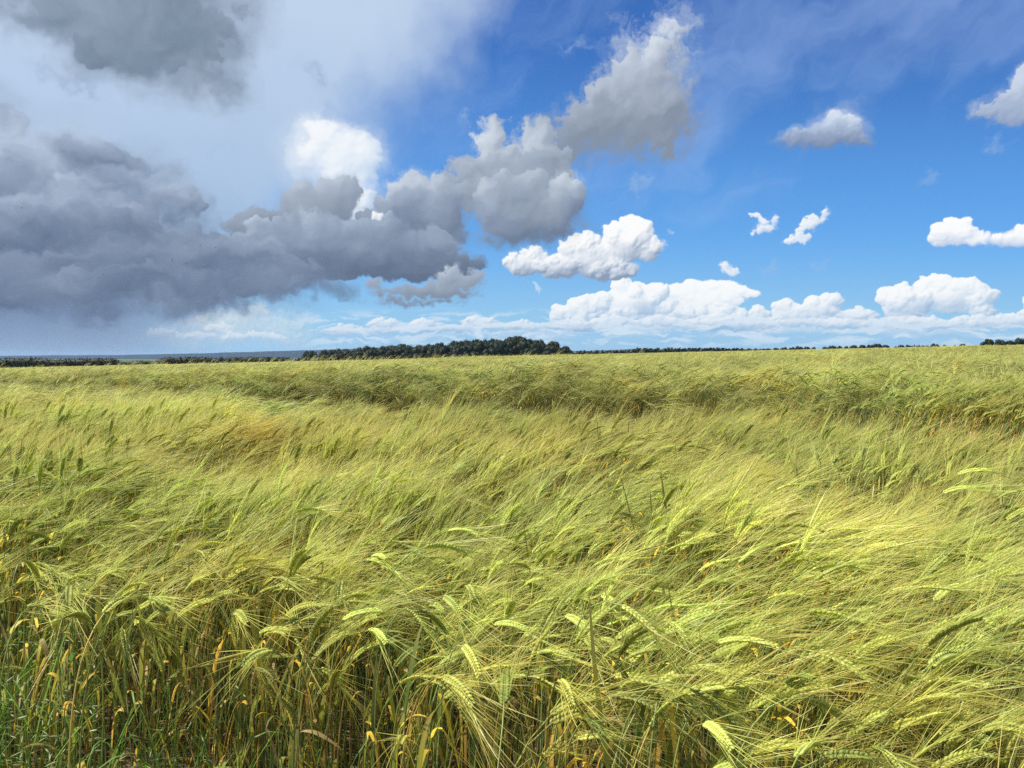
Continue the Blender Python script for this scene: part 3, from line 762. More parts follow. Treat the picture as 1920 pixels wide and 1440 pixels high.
# near plants one by one
x, y = jgrid(-7, 7, 0.75, 6.0, 410)
m = (y > front_edge(x)) & in_view(x, y, 1.9) & off_track(x, y) & (rng.random(x.size) < 0.40 + 0.60 * np.clip((y - front_edge(x)) / 1.0, 0, 1))
m &= rng.random(x.size) < 0.84 + 0.7 * perlin(x * 2.1 + 9, y * 2.1, 33)
x, y = x[m], y[m]
gn = gust(x, y); hn = perlin(x * 1.3 + 5, y * 1.3, 12) + 0.5 * perlin(x * 3.3, y * 3.3, 15)
# plants near the edge of the crop hang more, those inside are swept along
de = y - front_edge(x)
f = 0.36 + (0.06 - 0.12 * np.clip(-x / 0.5, 0, 1)) * np.exp(-de / 0.30) + 0.20 * gn + rng.normal(0, 0.15, x.size) - 0.10 * np.clip((y - 1.6) / 2, 0, 1)
k = np.clip(np.round(f * (N0 - 1)), 0, N0 - 1).astype(int)
yaw = 0.10 + 0.85 * perlin(x * 0.8 + 11, y * 0.8 + 2, 21) + rng.normal(0, 0.20, x.size) + np.exp(-de / 0.25) * rng.normal(-0.35, 0.55, x.size) * 0.9
s = 1.0 + 0.17 * hn + rng.normal(0, 0.03, x.size) - 0.11 * np.exp(-de / 0.8) * np.clip(0.35 + 1.2 * (x + 0.5), 0.2, 1) - 0.08 * np.exp(-de / 0.15) * (rng.random(x.size) < 0.4)
put(x, y, ground(x, y), yaw, 0.16 * gn + 0.04 + rng.normal(0, 0.05, x.size), rng.normal(0, 0.05, x.size), s, k)
near_x, near_y = x, y
# a few short green tillers at the very edge
x, y = jgrid(-1.6, 1.2, 0.8, 2.2, 60)
m = (y > front_edge(x) - 0.08) & (y < front_edge(x) + 0.35)
x, y = x[m], y[m]
put(x, y, ground(x, y), rng.uniform(0, 6.28, x.size), rng.normal(0, .05, x.size), rng.normal(0, .05, x.size), rng.uniform(0.5, 0.78, x.size), rng.choice([4, 10, 1, 0], x.size))
# middle tufts
x, y = jgrid(-20, 20, 6.0, 26.0, 19)
m = in_view(x, y, 2.4) & off_track(x, y) & (rng.random(x.size) < 0.90 + 0.35 * perlin(x * 0.9 + 9, y * 0.9, 33))
x, y = x[m], y[m]
gn = gust(x, y); hn = perlin(x * 0.9 + 5, y * 0.9, 12) + 0.6 * perlin(x * 2.3, y * 2.3, 15)
put(x, y, ground(x, y), 0.10 + 0.75 * perlin(x * 0.5, y * 0.5, 21) + rng.normal(0, 0.22, x.size), 0.15 * gn + 0.03, rng.normal(0, .05, x.size), 0.97 + (0.15 - 0.09 * np.clip((y - 7) / 6, 0, 1)) * hn + rng.normal(0, .025, x.size), N0 + rng.integers(0, N1, x.size))
x, y = jgrid(-60, 60, 26.0, 78.0, 2.2)
m = in_view(x, y, 3)
x, y = x[m], y[m]
hn = perlin(x * 0.35 + 5, y * 0.5, 12) + 0.7 * perlin(x * 0.9, y * 1.1, 15)
put(x, y, ground(x, y), 0.10 + 0.5 * perlin(x * 0.2, y * 0.2, 21) + rng.normal(0, 0.25, x.size), 0.06 * gust(x * 0.5, y * 0.5), rng.normal(0, .03, x.size), 0.95 + 0.06 * hn, N0 + N1 + rng.integers(0, N2, x.size))
x, y = jgrid(-140, 140, 77.0, 166.0, 0.36)
m = in_view(x, y, 6)
x, y = x[m], y[m]
hn = perlin(x * 0.12 + 5, y * 0.2, 12) + 0.7 * perlin(x * 0.5, y * 0.5, 15)
put(x, y, ground(x, y), 0.10 + rng.normal(0, 0.35, x.size), 0 * x, 0 * x, 0.84 + 0.05 * hn, N0 + N1 + N2 + rng.integers(0, N3, x.size))

pos, rot, scl, idx = np.concatenate(pos), np.concatenate(rot), np.concatenate(scl), np.concatenate(idx)
print('barley points', len(pos))

def scatter(name, pos, rot, scl, idx, source):
    me = bpy.data.meshes.new(name)
    me.vertices.add(len(pos)); me.vertices.foreach_set('co', pos.astype(np.float32).ravel())
    me.attributes.new('rot', 'FLOAT_VECTOR', 'POINT').data.foreach_set('vector', rot.astype(np.float32).ravel())
    me.attributes.new('scl', 'FLOAT', 'POINT').data.foreach_set('value', scl.astype(np.float32))
    me.attributes.new('idx', 'INT', 'POINT').data.foreach_set('value', idx.astype(np.int32))
    me.update()
    o = bpy.data.objects.new(name, me); COL.objects.link(o)
    ng = bpy.data.node_groups.new(name + '_nodes', 'GeometryNodeTree')
    ng.interface.new_socket('Geometry', in_out='INPUT', socket_type='NodeSocketGeometry')
    ng.interface.new_socket('Geometry', in_out='OUTPUT', socket_type='NodeSocketGeometry')
    N = ng.nodes
    gi_, go_ = N.new('NodeGroupInput'), N.new('NodeGroupOutput')
    ci = N.new('GeometryNodeCollectionInfo'); ci.inputs['Collection'].default_value = source
    ci.inputs['Separate Children'].default_value = True; ci.inputs['Reset Children'].default_value = True
    ip = N.new('GeometryNodeInstanceOnPoints'); ip.inputs['Pick Instance'].default_value = True
    def na(nm, ty):
        n = N.new('GeometryNodeInputNamedAttribute'); n.data_type = ty; n.inputs['Name'].default_value = nm
        return n.outputs['Attribute']
    l = ng.links.new
    l(gi_.outputs[0], ip.inputs['Points']); l(ci.outputs[0], ip.inputs['Instance'])
    l(na('idx', 'INT'), ip.inputs['Instance Index'])
    e2 = N.new('FunctionNodeEulerToRotation'); l(na('rot', 'FLOAT_VECTOR'), e2.inputs[0]); l(e2.outputs[0], ip.inputs['Rotation'])
    l(na('scl', 'FLOAT'), ip.inputs['Scale'])
    l(ip.outputs[0], go_.inputs[0])
    md = o.modifiers.new('scatter', 'NODES'); md.node_group = ng
    return o
barley = scatter('barley_field', pos, rot, scl, idx, SRC)
tag(barley, 'dense sea of pale green bearded barley swept by the wind, filling the whole field', 'barley', kind='stuff')

# ================================================================== land
def land_material():
    m = bpy.data.materials.new('soil'); m.use_nodes = True
    t = m.node_tree; pb = t.nodes['Principled BSDF']; pb.inputs['Roughness'].default_value = 0.95; pb.inputs['Specular IOR Level'].default_value = 0.1
    gp = t.nodes.new('ShaderNodeNewGeometry')
    n1 = t.nodes.new('ShaderNodeTexNoise'); n1.inputs['Scale'].default_value = 9; n1.inputs['Detail'].default_value = 8
    n2 = t.nodes.new('ShaderNodeTexNoise'); n2.inputs['Scale'].default_value = 0.02; n2.inputs['Detail'].default_value = 5
    for n in (n1, n2): t.links.new(gp.outputs['Position'], n.inputs['Vector'])
    r1 = t.nodes.new('ShaderNodeValToRGB'); t.links.new(n1.outputs['Fac'], r1.inputs[0])
    r1.color_ramp.elements[0].position = 0.35; r1.color_ramp.elements[0].color = (0.045, 0.030, 0.018, 1)
    r1.color_ramp.elements[1].position = 0.7; r1.color_ramp.elements[1].color = (0.15, 0.10, 0.055, 1)
    r2 = t.nodes.new('ShaderNodeValToRGB'); t.links.new(n2.outputs['Fac'], r2.inputs[0])
    r2.color_ramp.elements[0].position = 0.4; r2.color_ramp.elements[0].color = (0.05, 0.085, 0.02, 1)
    r2.color_ramp.elements[1].position = 0.6; r2.color_ramp.elements[1].color = (0.11, 0.13, 0.035, 1)
    sp = t.nodes.new('ShaderNodeSeparateXYZ'); t.links.new(gp.outputs['Position'], sp.inputs[0])
    mr = t.nodes.new('ShaderNodeMapRange'); t.links.new(sp.outputs['Y'], mr.inputs[0]); mr.inputs[1].default_value = 10; mr.inputs[2].default_value = 30
    mx = t.nodes.new('ShaderNodeMix'); mx.data_type = 'RGBA'
    t.links.new(mr.outputs[0], mx.inputs[0]); t.links.new(r1.outputs[0], mx.inputs[6]); t.links.new(r2.outputs[0], mx.inputs[7])
    t.links.new(mx.outputs[2], pb.inputs['Base Color'])
    bp = t.nodes.new('ShaderNodeBump'); bp.inputs['Strength'].default_value = 0.6; bp.inputs['Distance'].default_value = 0.03
    t.links.new(n1.outputs['Fac'], bp.inputs['Height']); t.links.new(bp.outputs[0], pb.inputs['Normal'])
    return m
rr_ = np.concatenate([np.linspace(0.2, 12, 60), np.geomspace(12.4, 9400, 120)])
th_ = np.linspace(0, 2 * pi, 361)[:-1]
R_, T_ = np.meshgrid(rr_, th_, indexing='ij')
gx_, gy_ = (R_ * np.sin(T_)).ravel(), (R_ * np.cos(T_)).ravel()
gv = np.stack([gx_, gy_, ground(gx_, gy_)], 1)
nr, nt = len(rr_), len(th_)
i_, j_ = np.meshgrid(np.arange(nr - 1), np.arange(nt), indexing='ij')
jn = (j_ + 1) % nt
gq = np.stack([i_ * nt + j_, (i_ + 1) * nt + j_, (i_ + 1) * nt + jn, i_ * nt + jn], -1).reshape(-1, 4)
gm = MB(); gm.add(gv, gq)
gm.add([(0, 0, gz(0, 0))], None, None)
gm.t.append(np.array([[k_, (k_ + 1) % nt, nr * nt] for k_ in range(nt)], np.int32))
land = gm.obj('ground', land_material()); tag(land, kind='structure')

# dead leaves and straw lying between the stems at the front
rnd = random.Random(77)
mb = MB()
for _ in range(2600):
    x = rnd.uniform(-2.6, 1.6); y = rnd.uniform(0.9, 3.6)
    a = rnd.uniform(0, 2 * pi); ln = rnd.uniform(0.04, 0.16)
    t_ = np.linspace(-0.5, 0.5, 5)[:, None]
    h = np.array((cos(a), sin(a), rnd.uniform(-0.1, 0.45)))
    z0 = gz(x, y) + rnd.uniform(0.01, 0.07)
    P_ = np.array((x, y, z0)) + h * ln * t_ + np.array((0, 0, -1)) * ln * rnd.uniform(-0.5, 1.2) * t_ * t_
    P_[:, 2] = np.maximum(P_[:, 2], z0 - 0.01)
    c = np.array(rnd.choice([(0.40, 0.27, 0.12), (0.32, 0.20, 0.09), (0.52, 0.38, 0.20), (0.22, 0.13, 0.06), (0.45, 0.27, 0.07)]))
    ribbons(mb, P_[None], (rnd.uniform(0.002, 0.005) * np.array((.4, 1, 1, .8, .2)))[None], unit(np.cross(h, (rnd.gauss(0, .6), rnd.gauss(0, .6), 1)))[None], np.tile(c * rnd.uniform(.7, 1.1), (1, 5, 1)))
tag(mb.obj('dead_leaves', M_LEAF), 'brown dead leaves and straw littering the soil between the stems', 'dead leaves', kind='stuff')

# green grass with drooping spikelets at the lower left
rnd = random.Random(99)
mb = MB()
def grass_spot(x, y, h, panicle):
    z0 = gz(x, y)
    lean = np.array((rnd.gauss(0.10, 0.12), rnd.gauss(0, 0.10), 0))
    top = np.array((x, y, z0 + h)) + lean * h
    p = bezier(np.array((x, y, z0 - 0.01)), np.array((x, y, z0 + h * 0.5)), top - (lean * 0.3 + np.array((0, 0, h * 0.2))), top, 7)
    g_ = np.array((0.14, 0.25, 0.04)) * rnd.uniform(0.7, 1.25)
    tube(mb, p, np.linspace(0.0014, 0.0006, 7), 3, g_)
    for _ in range(rnd.choice((2, 3, 3))):
        q = p[rnd.choice((1, 2, 3, 4))]
        a = rnd.uniform(0, 2 * pi); ln = rnd.uniform(0.12, 0.26)
        t_ = np.linspace(0, 1, 6)[:, None]
        hh = np.array((cos(a), sin(a), 0))
        P_ = q + (hh * 0.5 + np.array((0, 0, rnd.uniform(0.6, 1.4)))) * ln * t_ + np.array((0.1, 0, -rnd.uniform(.2, .9))) * ln * t_ ** 2
        ribbons(mb, P_[None], (rnd.uniform(0.0010, 0.0022) * np.array((.6, 1, 1, .8, .5, .05)))[None], unit(np.cross(hh, (0, 0, 1)) + np.array((0, 0, rnd.uniform(-.5, .5))))[None], np.tile(np.array((0.13, 0.25, 0.04)) * rnd.uniform(.7, 1.3), (1, 6, 1)))
    if panicle:
        # open panicle of slim silvery spikelets
        for j in range(rnd.randint(6, 10)):
            f = rnd.uniform(0.62, 1.0)
            q = p[int(f * 6)]
            a = rnd.uniform(0, 2 * pi)
            d = unit((cos(a) + 0.5, sin(a), rnd.uniform(-0.3, 0.7)))
            ln = rnd.uniform(0.02, 0.06)
            e = q + d * ln
            tube(mb, [q, (q + e) / 2 + (0, 0, 0.006), e], 0.0003, 3, g_ * 1.3)
            dd = unit(d + np.array((0.2, 0, -rnd.uniform(0.2, 1.2))))
            sl = rnd.uniform(0.014, 0.026)
            c = np.array((0.34, 0.42, 0.27)) * rnd.uniform(.8, 1.3)
            ux = unit(np.cross(dd, (rnd.gauss(0, 1), rnd.gauss(0, 1), rnd.gauss(0, 1)))); uy = np.cross(dd, ux)
            v = e + GRAIN_V[:, :1] * ux * 0.0018 + GRAIN_V[:, 1:2] * uy * 0.0010 + GRAIN_V[:, 2:3] * dd * sl
            mb.add(v, GRAIN_Q, GRAIN_T, c)
for _ in range(230):
    x = -1.5 + 0.95 * rnd.random() ** 1.5
    y = front_edge(x) - rnd.uniform(-0.12, 0.46) * (0.35 + 0.65 * min(1, max(0, (-x) / 0.8)))
    h = rnd.uniform(0.36, 0.60) * (0.88 + 0.22 * min(1, max(0, (-x - 0.3) / 0.7)))
    grass_spot(x, float(y), h, rnd.random() < 0.5)
for _ in range(50):
    x = rnd.uniform(-0.5, 0.75); y = float(front_edge(x)) + rnd.uniform(-0.12, 0.1)
    grass_spot(x, y, rnd.uniform(0.40, 0.60), rnd.random() < 0.15)
tag(mb.obj('wild_grass', M_GRASS), 'dark green wild grass with slim silvery spikelets growing before the barley', 'grass', kind='stuff')

# ================================================================== single barley plants along the edge of the crop
EARS = [((50,1052),(70,1085)),((105,1077),(135,1088)),((140,1082),(170,1095)),((130,1100),(128,1140)),((55,1138),(85,1145)),((185,1070),(225,1075)),
 ((250,1156),(295,1195)),((195,1150),(240,1120)),((165,1165),(130,1150)),((285,1125),(302,1130)),((370,1032),(385,1055)),((410,1055),(445,1050)),
 ((500,1065),(545,1068)),((522,1082),(560,1110)),((640,1090),(635,1130)),((508,1220),(455,1245)),((565,1172),(548,1163)),((440,1150),(460,1165)),
 ((797,1026),(875,1035)),((730,1015),(775,1035)),((685,1050),(725,1060)),((728,1070),(750,1085)),((700,1110),(755,1118)),((652,1128),(705,1145)),
 ((760,1142),(800,1183)),((788,1143),(833,1188)),((831,1120),(862,1152)),((875,1098),(888,1120)),((693,1180),(722,1203)),((868,1212),(897,1265)),
 ((832,1270),(885,1320)),((945,1320),(948,1258)),((1008,1225),(1070,1230)),((952,1058),(990,1068)),((1000,1038),(1030,1015)),((1005,1062),(1035,1030)),
 ((1120,1068),(1180,1042)),((1115,1100),(1145,1080)),((1185,1080),(1245,1085)),((1128,1115),(1160,1150)),((1165,1135),(1245,1215)),((1060,1155),(1105,1185)),
 ((1090,1190),(1120,1232)),((1140,1220),(1183,1300)),((1050,1275),(1072,1318)),((1095,1352),(1127,1372)),((1235,1300),(1236,1342)),((1245,1140),(1282,1145)),
 ((1245,1165),(1282,1190)),((1385,1055),(1448,1015)),((1345,1145),(1420,1105)),((1435,1115),(1490,1085)),((1430,1150),(1485,1112)),((1450,1152),(1535,1148)),
 ((1520,1070),(1612,1062)),((1600,1045),(1650,1005)),((1560,1145),(1645,1125)),((1560,1174),(1620,1168)),((1590,1188),(1670,1190)),((1720,1103),(1820,1117)),
 ((1805,1090),(1890,1085)),((1740,1210),(1835,1152)),((1345,1205),(1460,1208)),((1295,1253),(1388,1270)),((1295,1290),(1380,1370)),((1320,1357),(1368,1400)),
 ((1535,1222),(1640,1290)),((1475,1280),(1520,1265)),((1510,1310),(1590,1365)),((1740,1280),(1830,1285)),((1745,1250),(1795,1225)),((1495,1420),(1530,1400)),
 ((1640,1405),(1690,1440)),((1720,1350),(1800,1350)),((1840,1372),(1915,1362)),
 ((1768,925),(1830,912)),((1795,890),(1860,880)),((1770,1255),(1840,1240)),((1400,1040),(1440,1000)),((1870,935),(1925,915)),((1105,1040),(1140,1012)),
 ((1270,1010),(1330,985)),((1497,915),(1490,870)),((1860,1000),(1925,985)),((555,960),(605,957)),((840,995),(895,1000)),((180,1000),(235,992)),((1040,1012),(1075,985)),
 ((826,800),(838,765)),((1436,812),(1450,800)),((820,832),(850,812)),((1775,845),(1810,838))]
rnd = random.Random(2024)
eye = np.array((0, 0, EYE))
TAKEN = []
def ear_place(b, tpx):
    rb, rt = np.array(ray(*b)), np.array(ray(*tpx))
    zc = 0.725 + rnd.uniform(-0.03, 0.03)
    if b[1] < 1000: zc += 0.05
    L = 0.090 * rnd.uniform(0.95, 1.1)
    for _ in range(4):
        t = (zc - EYE) / rb[2]
        hx, hy = rb[0] * t, rb[1] * t
        zc2 = zc + gz(hx, hy)
        t = (zc2 - EYE) / rb[2]
        B = eye + rb * t
        s0 = float(np.dot(B - eye, rt))
        dmin = float(np.linalg.norm(eye + rt * s0 - B))
        if dmin <= L * 0.98: break
        # the ear looks longer than it can be from so far: bring the plant nearer
        t2 = t * (L * 0.96 / dmin)
        B = eye + rb * t2
        s0 = float(np.dot(B - eye, rt)); dmin = float(np.linalg.norm(eye + rt * s0 - B))
        break
    ds_ = sqrt(max(0.0, L * L - dmin * dmin))
    s1 = s0 + (ds_ if rnd.random() < 0.35 else -ds_) * 0.9
    T = eye + rt * s1
    return B, T, L

def hero(b, tpx, n):
    B, T, L = ear_place(b, tpx)
    ch = unit(T - B)
    up = b[1] - tpx[1] > 30 and abs(b[0] - tpx[0]) < 20
    bend = 0.12 if up else 0.34
    d0 = unit(ch + np.array((0, 0, bend))); d1 = unit(ch - np.array((0, 0, bend)))
    gx0 = B[0] - d0[0] * 0.12 - 0.03 + rnd.uniform(-.02, .02); gy0 = B[1] - d0[1] * 0.12 + rnd.uniform(-.01, .04)
    g0 = np.array((gx0, gy0, gz(gx0, gy0)))
    root = empty('barley_plant', g0)
    off = g0
    green = 0.55 if n in (31, 45, 67, 82, 89, 91) else 0.0
    me, ma, ms = MB(), MB(), MB()
    p = stem_geometry(ms, g0 - off + (0, 0, -0.01), B - off, d0, rnd, sides=6, n=14)
    far = max(1.0, float(np.linalg.norm(B - eye)) / 1.5)
    ear_geometry(me, ma, B - off, d0, d1, L, rnd, pairs=13, awn=0.135, awnw=0.00055 * far ** 0.8, green=green)
    ms.obj('stem', M_STEM, root)
    e = me.obj('ear', M_EAR, root)
    ma.obj('awns', M_AWN, e)
    for k_ in range(rnd.choice((1, 2, 2))):
        ml = MB(); leaf_geometry(ml, p[rnd.choice((3, 4, 5, 7))], rnd); ml.obj('leaf', M_LEAF, root)
    return root, green

ORD = ['first', 'second', 'third', 'fourth', 'fifth', 'sixth', 'seventh', 'eighth', 'ninth', 'tenth', 'eleventh', 'twelfth', 'thirteenth', 'fourteenth', 'fifteenth', 'sixteenth', 'seventeenth', 'eighteenth', 'nineteenth', 'twentieth',
       'twenty-first', 'twenty-second', 'twenty-third', 'twenty-fourth', 'twenty-fifth', 'twenty-sixth', 'twenty-seventh', 'twenty-eighth', 'twenty-ninth', 'thirtieth']
def posture(b, t):
    dx, dy = t[0] - b[0], t[1] - b[1]
    a = math.degrees(atan2(dy, dx))
    if -110 < a < -70: return 'standing upright'
    if -70 <= a < -18: return 'slanting up rightward'
    if -18 <= a <= 12: return 'lying level'
    if 12 < a <= 38: return 'drooping right'
    if 38 < a <= 75: return 'hanging steeply'
    if 75 < a <= 110: return 'hanging straight down'
    if a > 110: return 'drooping left'
    return 'pointing left'
BANDS = [(0, 1000, 'behind front edge'), (1000, 1060, 'in the top row'), (1060, 1130, 'in the upper row'), (1130, 1215, 'in the middle row'), (1215, 1330, 'in the low row'), (1330, 1500, 'in the bottom row')]
order = sorted(range(len(EARS)), key=lambda q: EARS[q][0][0])
seen = {}
for n in order:
    b, tpx = EARS[n]
    root, green = hero(b, tpx, n)
    band = [w for lo, hi, w in BANDS if lo <= b[1] < hi][0]
    po = posture(b, tpx)
    seen[band, po] = seen.get((band, po), 0) + 1
    root['_n'] = seen[band, po]
    root['_b'] = band; root['_p'] = po; root['_g'] = green
for o in [q for q in COL.objects if '_n' in q.keys()]:
    n, band, po = o['_n'], o['_b'], o['_p']
    colr = 'dark green' if o['_g'] else 'lime green'
    if seen[band, po] == 1: lab = f'{colr} barley ear {po}, only such ear {band}'
    else: lab = f'{colr} barley ear {po}, {ORD[n - 1]} such from left {band}'
    tag(o, lab, 'barley plant', 'single barley plants along the front of the crop')
    for k_ in ('_n', '_b', '_p', '_g'): del o[k_]

# more of the same, copied, where the mass is nearest to the camera
protos = []
for i in range(14):
    el = radians(45 - 95 * i / 13 + rnd.uniform(-5, 5)); yaw = radians(rnd.uniform(-35, 35))
    root = empty('barley_plant', (0, 0, 0))
    d0 = unit((cos(yaw) * cos(el + .35), sin(yaw) * cos(el + .35), sin(el + .35))); d1 = unit((cos(yaw) * cos(el - .3), sin(yaw) * cos(el - .3), sin(el - .3)))
    base = np.array((0.10 * cos(yaw), 0.10 * sin(yaw), 0.70 + rnd.uniform(-.03, .03)))
    me, ma, ms = MB(), MB(), MB()
    p = stem_geometry(ms, (0, 0, -0.01), base, d0, rnd, sides=5, n=10)
    ear_geometry(me, ma, base, d0, d1, 0.088, rnd, pairs=12, awn=0.13)
    ms.obj('stem', M_STEM, root); e = me.obj('ear', M_EAR, root); ma.obj('awns', M_AWN, e)
    for k_ in range(rnd.choice((1, 2, 2))):
        ml = MB(); leaf_geometry(ml, p[rnd.choice((3, 4, 5, 6))], rnd); ml.obj('leaf', M_LEAF, root)
    protos.append(root)
d_ = near_y + 0.5 * np.abs(near_x)
cand = [k_ for k_ in np.argsort(near_y - front_edge(near_x) + 0.35 * near_y) if abs(near_x[k_]) < near_y[k_] * 0.66 + 0.05]
NC = 300 - len(EARS)
pick = cand[:NC * 2:2]
for i, k_ in enumerate(pick):
    pr = protos[i % 14]
    o = pr if i < 14 else copy_tree(pr)
    xx, yy = float(near_x[k_]) + 0.015, float(near_y[k_]) + 0.01
    o.location = (xx, yy, gz(xx, yy)); o.rotation_euler = (rnd.gauss(0, .04), rnd.gauss(0, .04), rnd.gauss(-0.1, 0.5))
    sc_ = rnd.uniform(0.86, 1.02); o.scale = (sc_, sc_, sc_)
    tag(o, 'barley plant with ' + ('a raised ear' if i % 14 < 4 else 'a level ear' if i % 14 < 8 else 'a nodding ear' if i % 14 < 11 else 'a hanging ear') + ' packed among the ' + ('left-hand' if xx / yy < -0.22 else 'middle' if xx / yy < 0.22 else 'right-hand') + ' front stems', 'barley plant', 'barley plants packed together at the front of the crop')

# ================================================================== trees, hedges, hills
def crown_mesh(name, rnd, nl=16, nf=2600, wide=1.0):
    """unit crown: width 1, height 1, base at z = 0; leaf faces over many lobes round a dark inner mass"""
    mb = MB()
    lobes = []
    for i in range(nl):
        a = rnd.uniform(0, 2 * pi); t = rnd.uniform(0.0, 0.86)          # on a broad dome
        e = t * pi / 2
        r = 0.36 * cos(e) ** 0.8; z = 0.30 + 0.46 * sin(e)
        lobes.append((cos(a) * r, sin(a) * r, z * rnd.uniform(0.92, 1.04), rnd.uniform(0.13, 0.20)))
    for i in range(5):
        a = i * 1.256; lobes.append((cos(a) * 0.26, sin(a) * 0.26, 0.18, 0.17))
    lobes.append((0, 0, 0.45, 0.34))
    # inner mass
    for (x, y, z, r) in lobes:
        n1, n2 = 6, 8
        th, ph = np.meshgrid(np.linspace(0.05, pi - 0.05, n1), np.arange(n2) * 2 * pi / n2, indexing='ij')
        k = r * 0.86 * (1 + 0.12 * np.sin(5 * ph + 7 * th + x * 40))
        v = np.stack([x + k * np.sin(th) * np.cos(ph), y + k * np.sin(th) * np.sin(ph), z + k * np.cos(th) * 0.95], -1).reshape(-1, 3)
        i, j = np.meshgrid(np.arange(n1 - 1), np.arange(n2), indexing='ij'); jn = (j + 1) % n2
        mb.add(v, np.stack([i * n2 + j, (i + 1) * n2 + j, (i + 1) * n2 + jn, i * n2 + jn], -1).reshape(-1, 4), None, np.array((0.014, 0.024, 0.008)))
    P_ = np.empty((nf, 3)); S = np.empty(nf)
    for q in range(nf):
        x, y, z, r = lobes[rnd.randrange(len(lobes))]
        d = unit((rnd.gauss(0, 1), rnd.gauss(0, 1), rnd.gauss(0.25, 1)))
        P_[q] = np.array((x, y, z)) + d * r * rnd.uniform(0.84, 1.10); S[q] = rnd.uniform(0.009, 0.022)
    A = np.array([unit((rnd.gauss(0, 1), rnd.gauss(0, 1), rnd.gauss(0, 1))) for _ in range(nf)])
    Bv = np.cross(A, np.array([unit((rnd.gauss(0, 1), rnd.gauss(0, 1), rnd.gauss(0, 1))) for _ in range(nf)]))
    v = np.stack([P_ - A * S[:, None], P_ + Bv * S[:, None], P_ + A * S[:, None], P_ - Bv * S[:, None]], 1).reshape(-1, 3)
    c = np.array((0.019, 0.031, 0.009)) * np.random.default_rng(nf + nl).uniform(0.6, 1.5, (nf, 1))
    mb.add(v, np.arange(nf * 4).reshape(-1, 4), None, np.repeat(c, 4, 0))
    return mb.mesh(name, M_TREE, smooth=False)
rnd = random.Random(31)
CROWNS = [crown_mesh('crown', rnd, nl=rnd.randint(18, 26)) for _ in range(6)]
tmb = MB()
tube(tmb, [(0, 0, -0.3), (0.01, 0, 0.2), (0, 0.01, 0.6), (0, 0, 1.0)], [0.5, 0.36, 0.26, 0.12], 7, (0.07, 0.055, 0.04))
for a in range(4):
    aa = a * pi / 2 + 0.4
    tube(tmb, [(0, 0, 0.45 + 0.05 * a), (cos(aa) * 1.2, sin(aa) * 1.2, 0.85), (cos(aa) * 2.2, sin(aa) * 2.2, 1.15)], [0.16, 0.10, 0.04], 5, (0.07, 0.055, 0.04))
TRUNK = tmb.mesh('trunk', M_BARK)

def at_px(px, Y):
    d = ray(px, HORIZON)
    return d.x / d.y * Y
def z_px(py, Y, px=960):
    d = ray(px, py)
    return EYE + d.z / d.y * Y

def tree(px, py_top, wpx, Y, label, group=None, low=0.12, depth=0.0):
    x = at_px(px, Y); z0 = gz(x, Y)
    ztop = z_px(py_top - (0.8 if px > 1100 else 0), Y, px)
    H_ = max(2.5, ztop - z0); w = wpx / FPX * Y * 1.12
    root = empty('tree', (x, Y, z0))
    c = bpy.data.objects.new('crown', rnd.choice(CROWNS)); COL.objects.link(c); c.parent = root
    hb = H_ * low
    c.location = (0, 0, hb); c.scale = (w, w, (H_ - hb) * 1.06); c.rotation_euler = (0, 0, rnd.uniform(0, 6.28))
    t = bpy.data.objects.new('trunk', TRUNK); COL.objects.link(t); t.parent = root
    t.scale = (w * 0.07, w * 0.07, H_ * 0.55)
    tag(root, label, 'tree', group)
    return root

# the wood in the middle
prof = [(560, 663), (573, 658), (600, 657), (640, 655), (680, 651), (707, 648), (727, 650), (747, 645), (780, 646), (813, 645), (840, 641), (867, 637), (917, 634), (935, 635), (950, 632), (973, 629), (1007, 637), (1040, 642), (1065, 650), (1080, 661)]
pxs, pys = [p_[0] for p_ in prof], [p_[1] for p_ in prof]
k_ = 0
for r_, (Y, n_, dy) in enumerate(((540, 22, 0.0), (522, 24, 2.5), (504, 26, 6.0))):
    for i in range(n_):
        px = 574 + (1066 - 574) * (i + rnd.uniform(0.2, 0.8)) / n_
        top = float(np.interp(px, pxs, pys)) - 3 + dy + rnd.uniform(-1.2, 1.8)
        tree(px, top, rnd.uniform(30, 44) if 620 < px < 1040 else rnd.uniform(18, 28), Y + rnd.uniform(-5, 5), ('rear', 'inner', 'front')[r_] + ' rank tree ' + ('at the low left end' if px < 680 else 'on the rising left slope' if px < 850 else 'under the high peak' if px < 1010 else 'on the falling right end') + ' of the wood', 'trees crowded together in the middle wood', low=0.05)
tree(973, 626, 40, 515, 'tallest dark green tree, standing at the peak of the middle wood')
tree(1062, 648, 26, 512, 'dark green tree ending the middle wood where it slopes down on its right', low=0.05)
tree(578, 655, 26, 512, 'low dark green tree where the middle wood begins on its left', low=0.05)
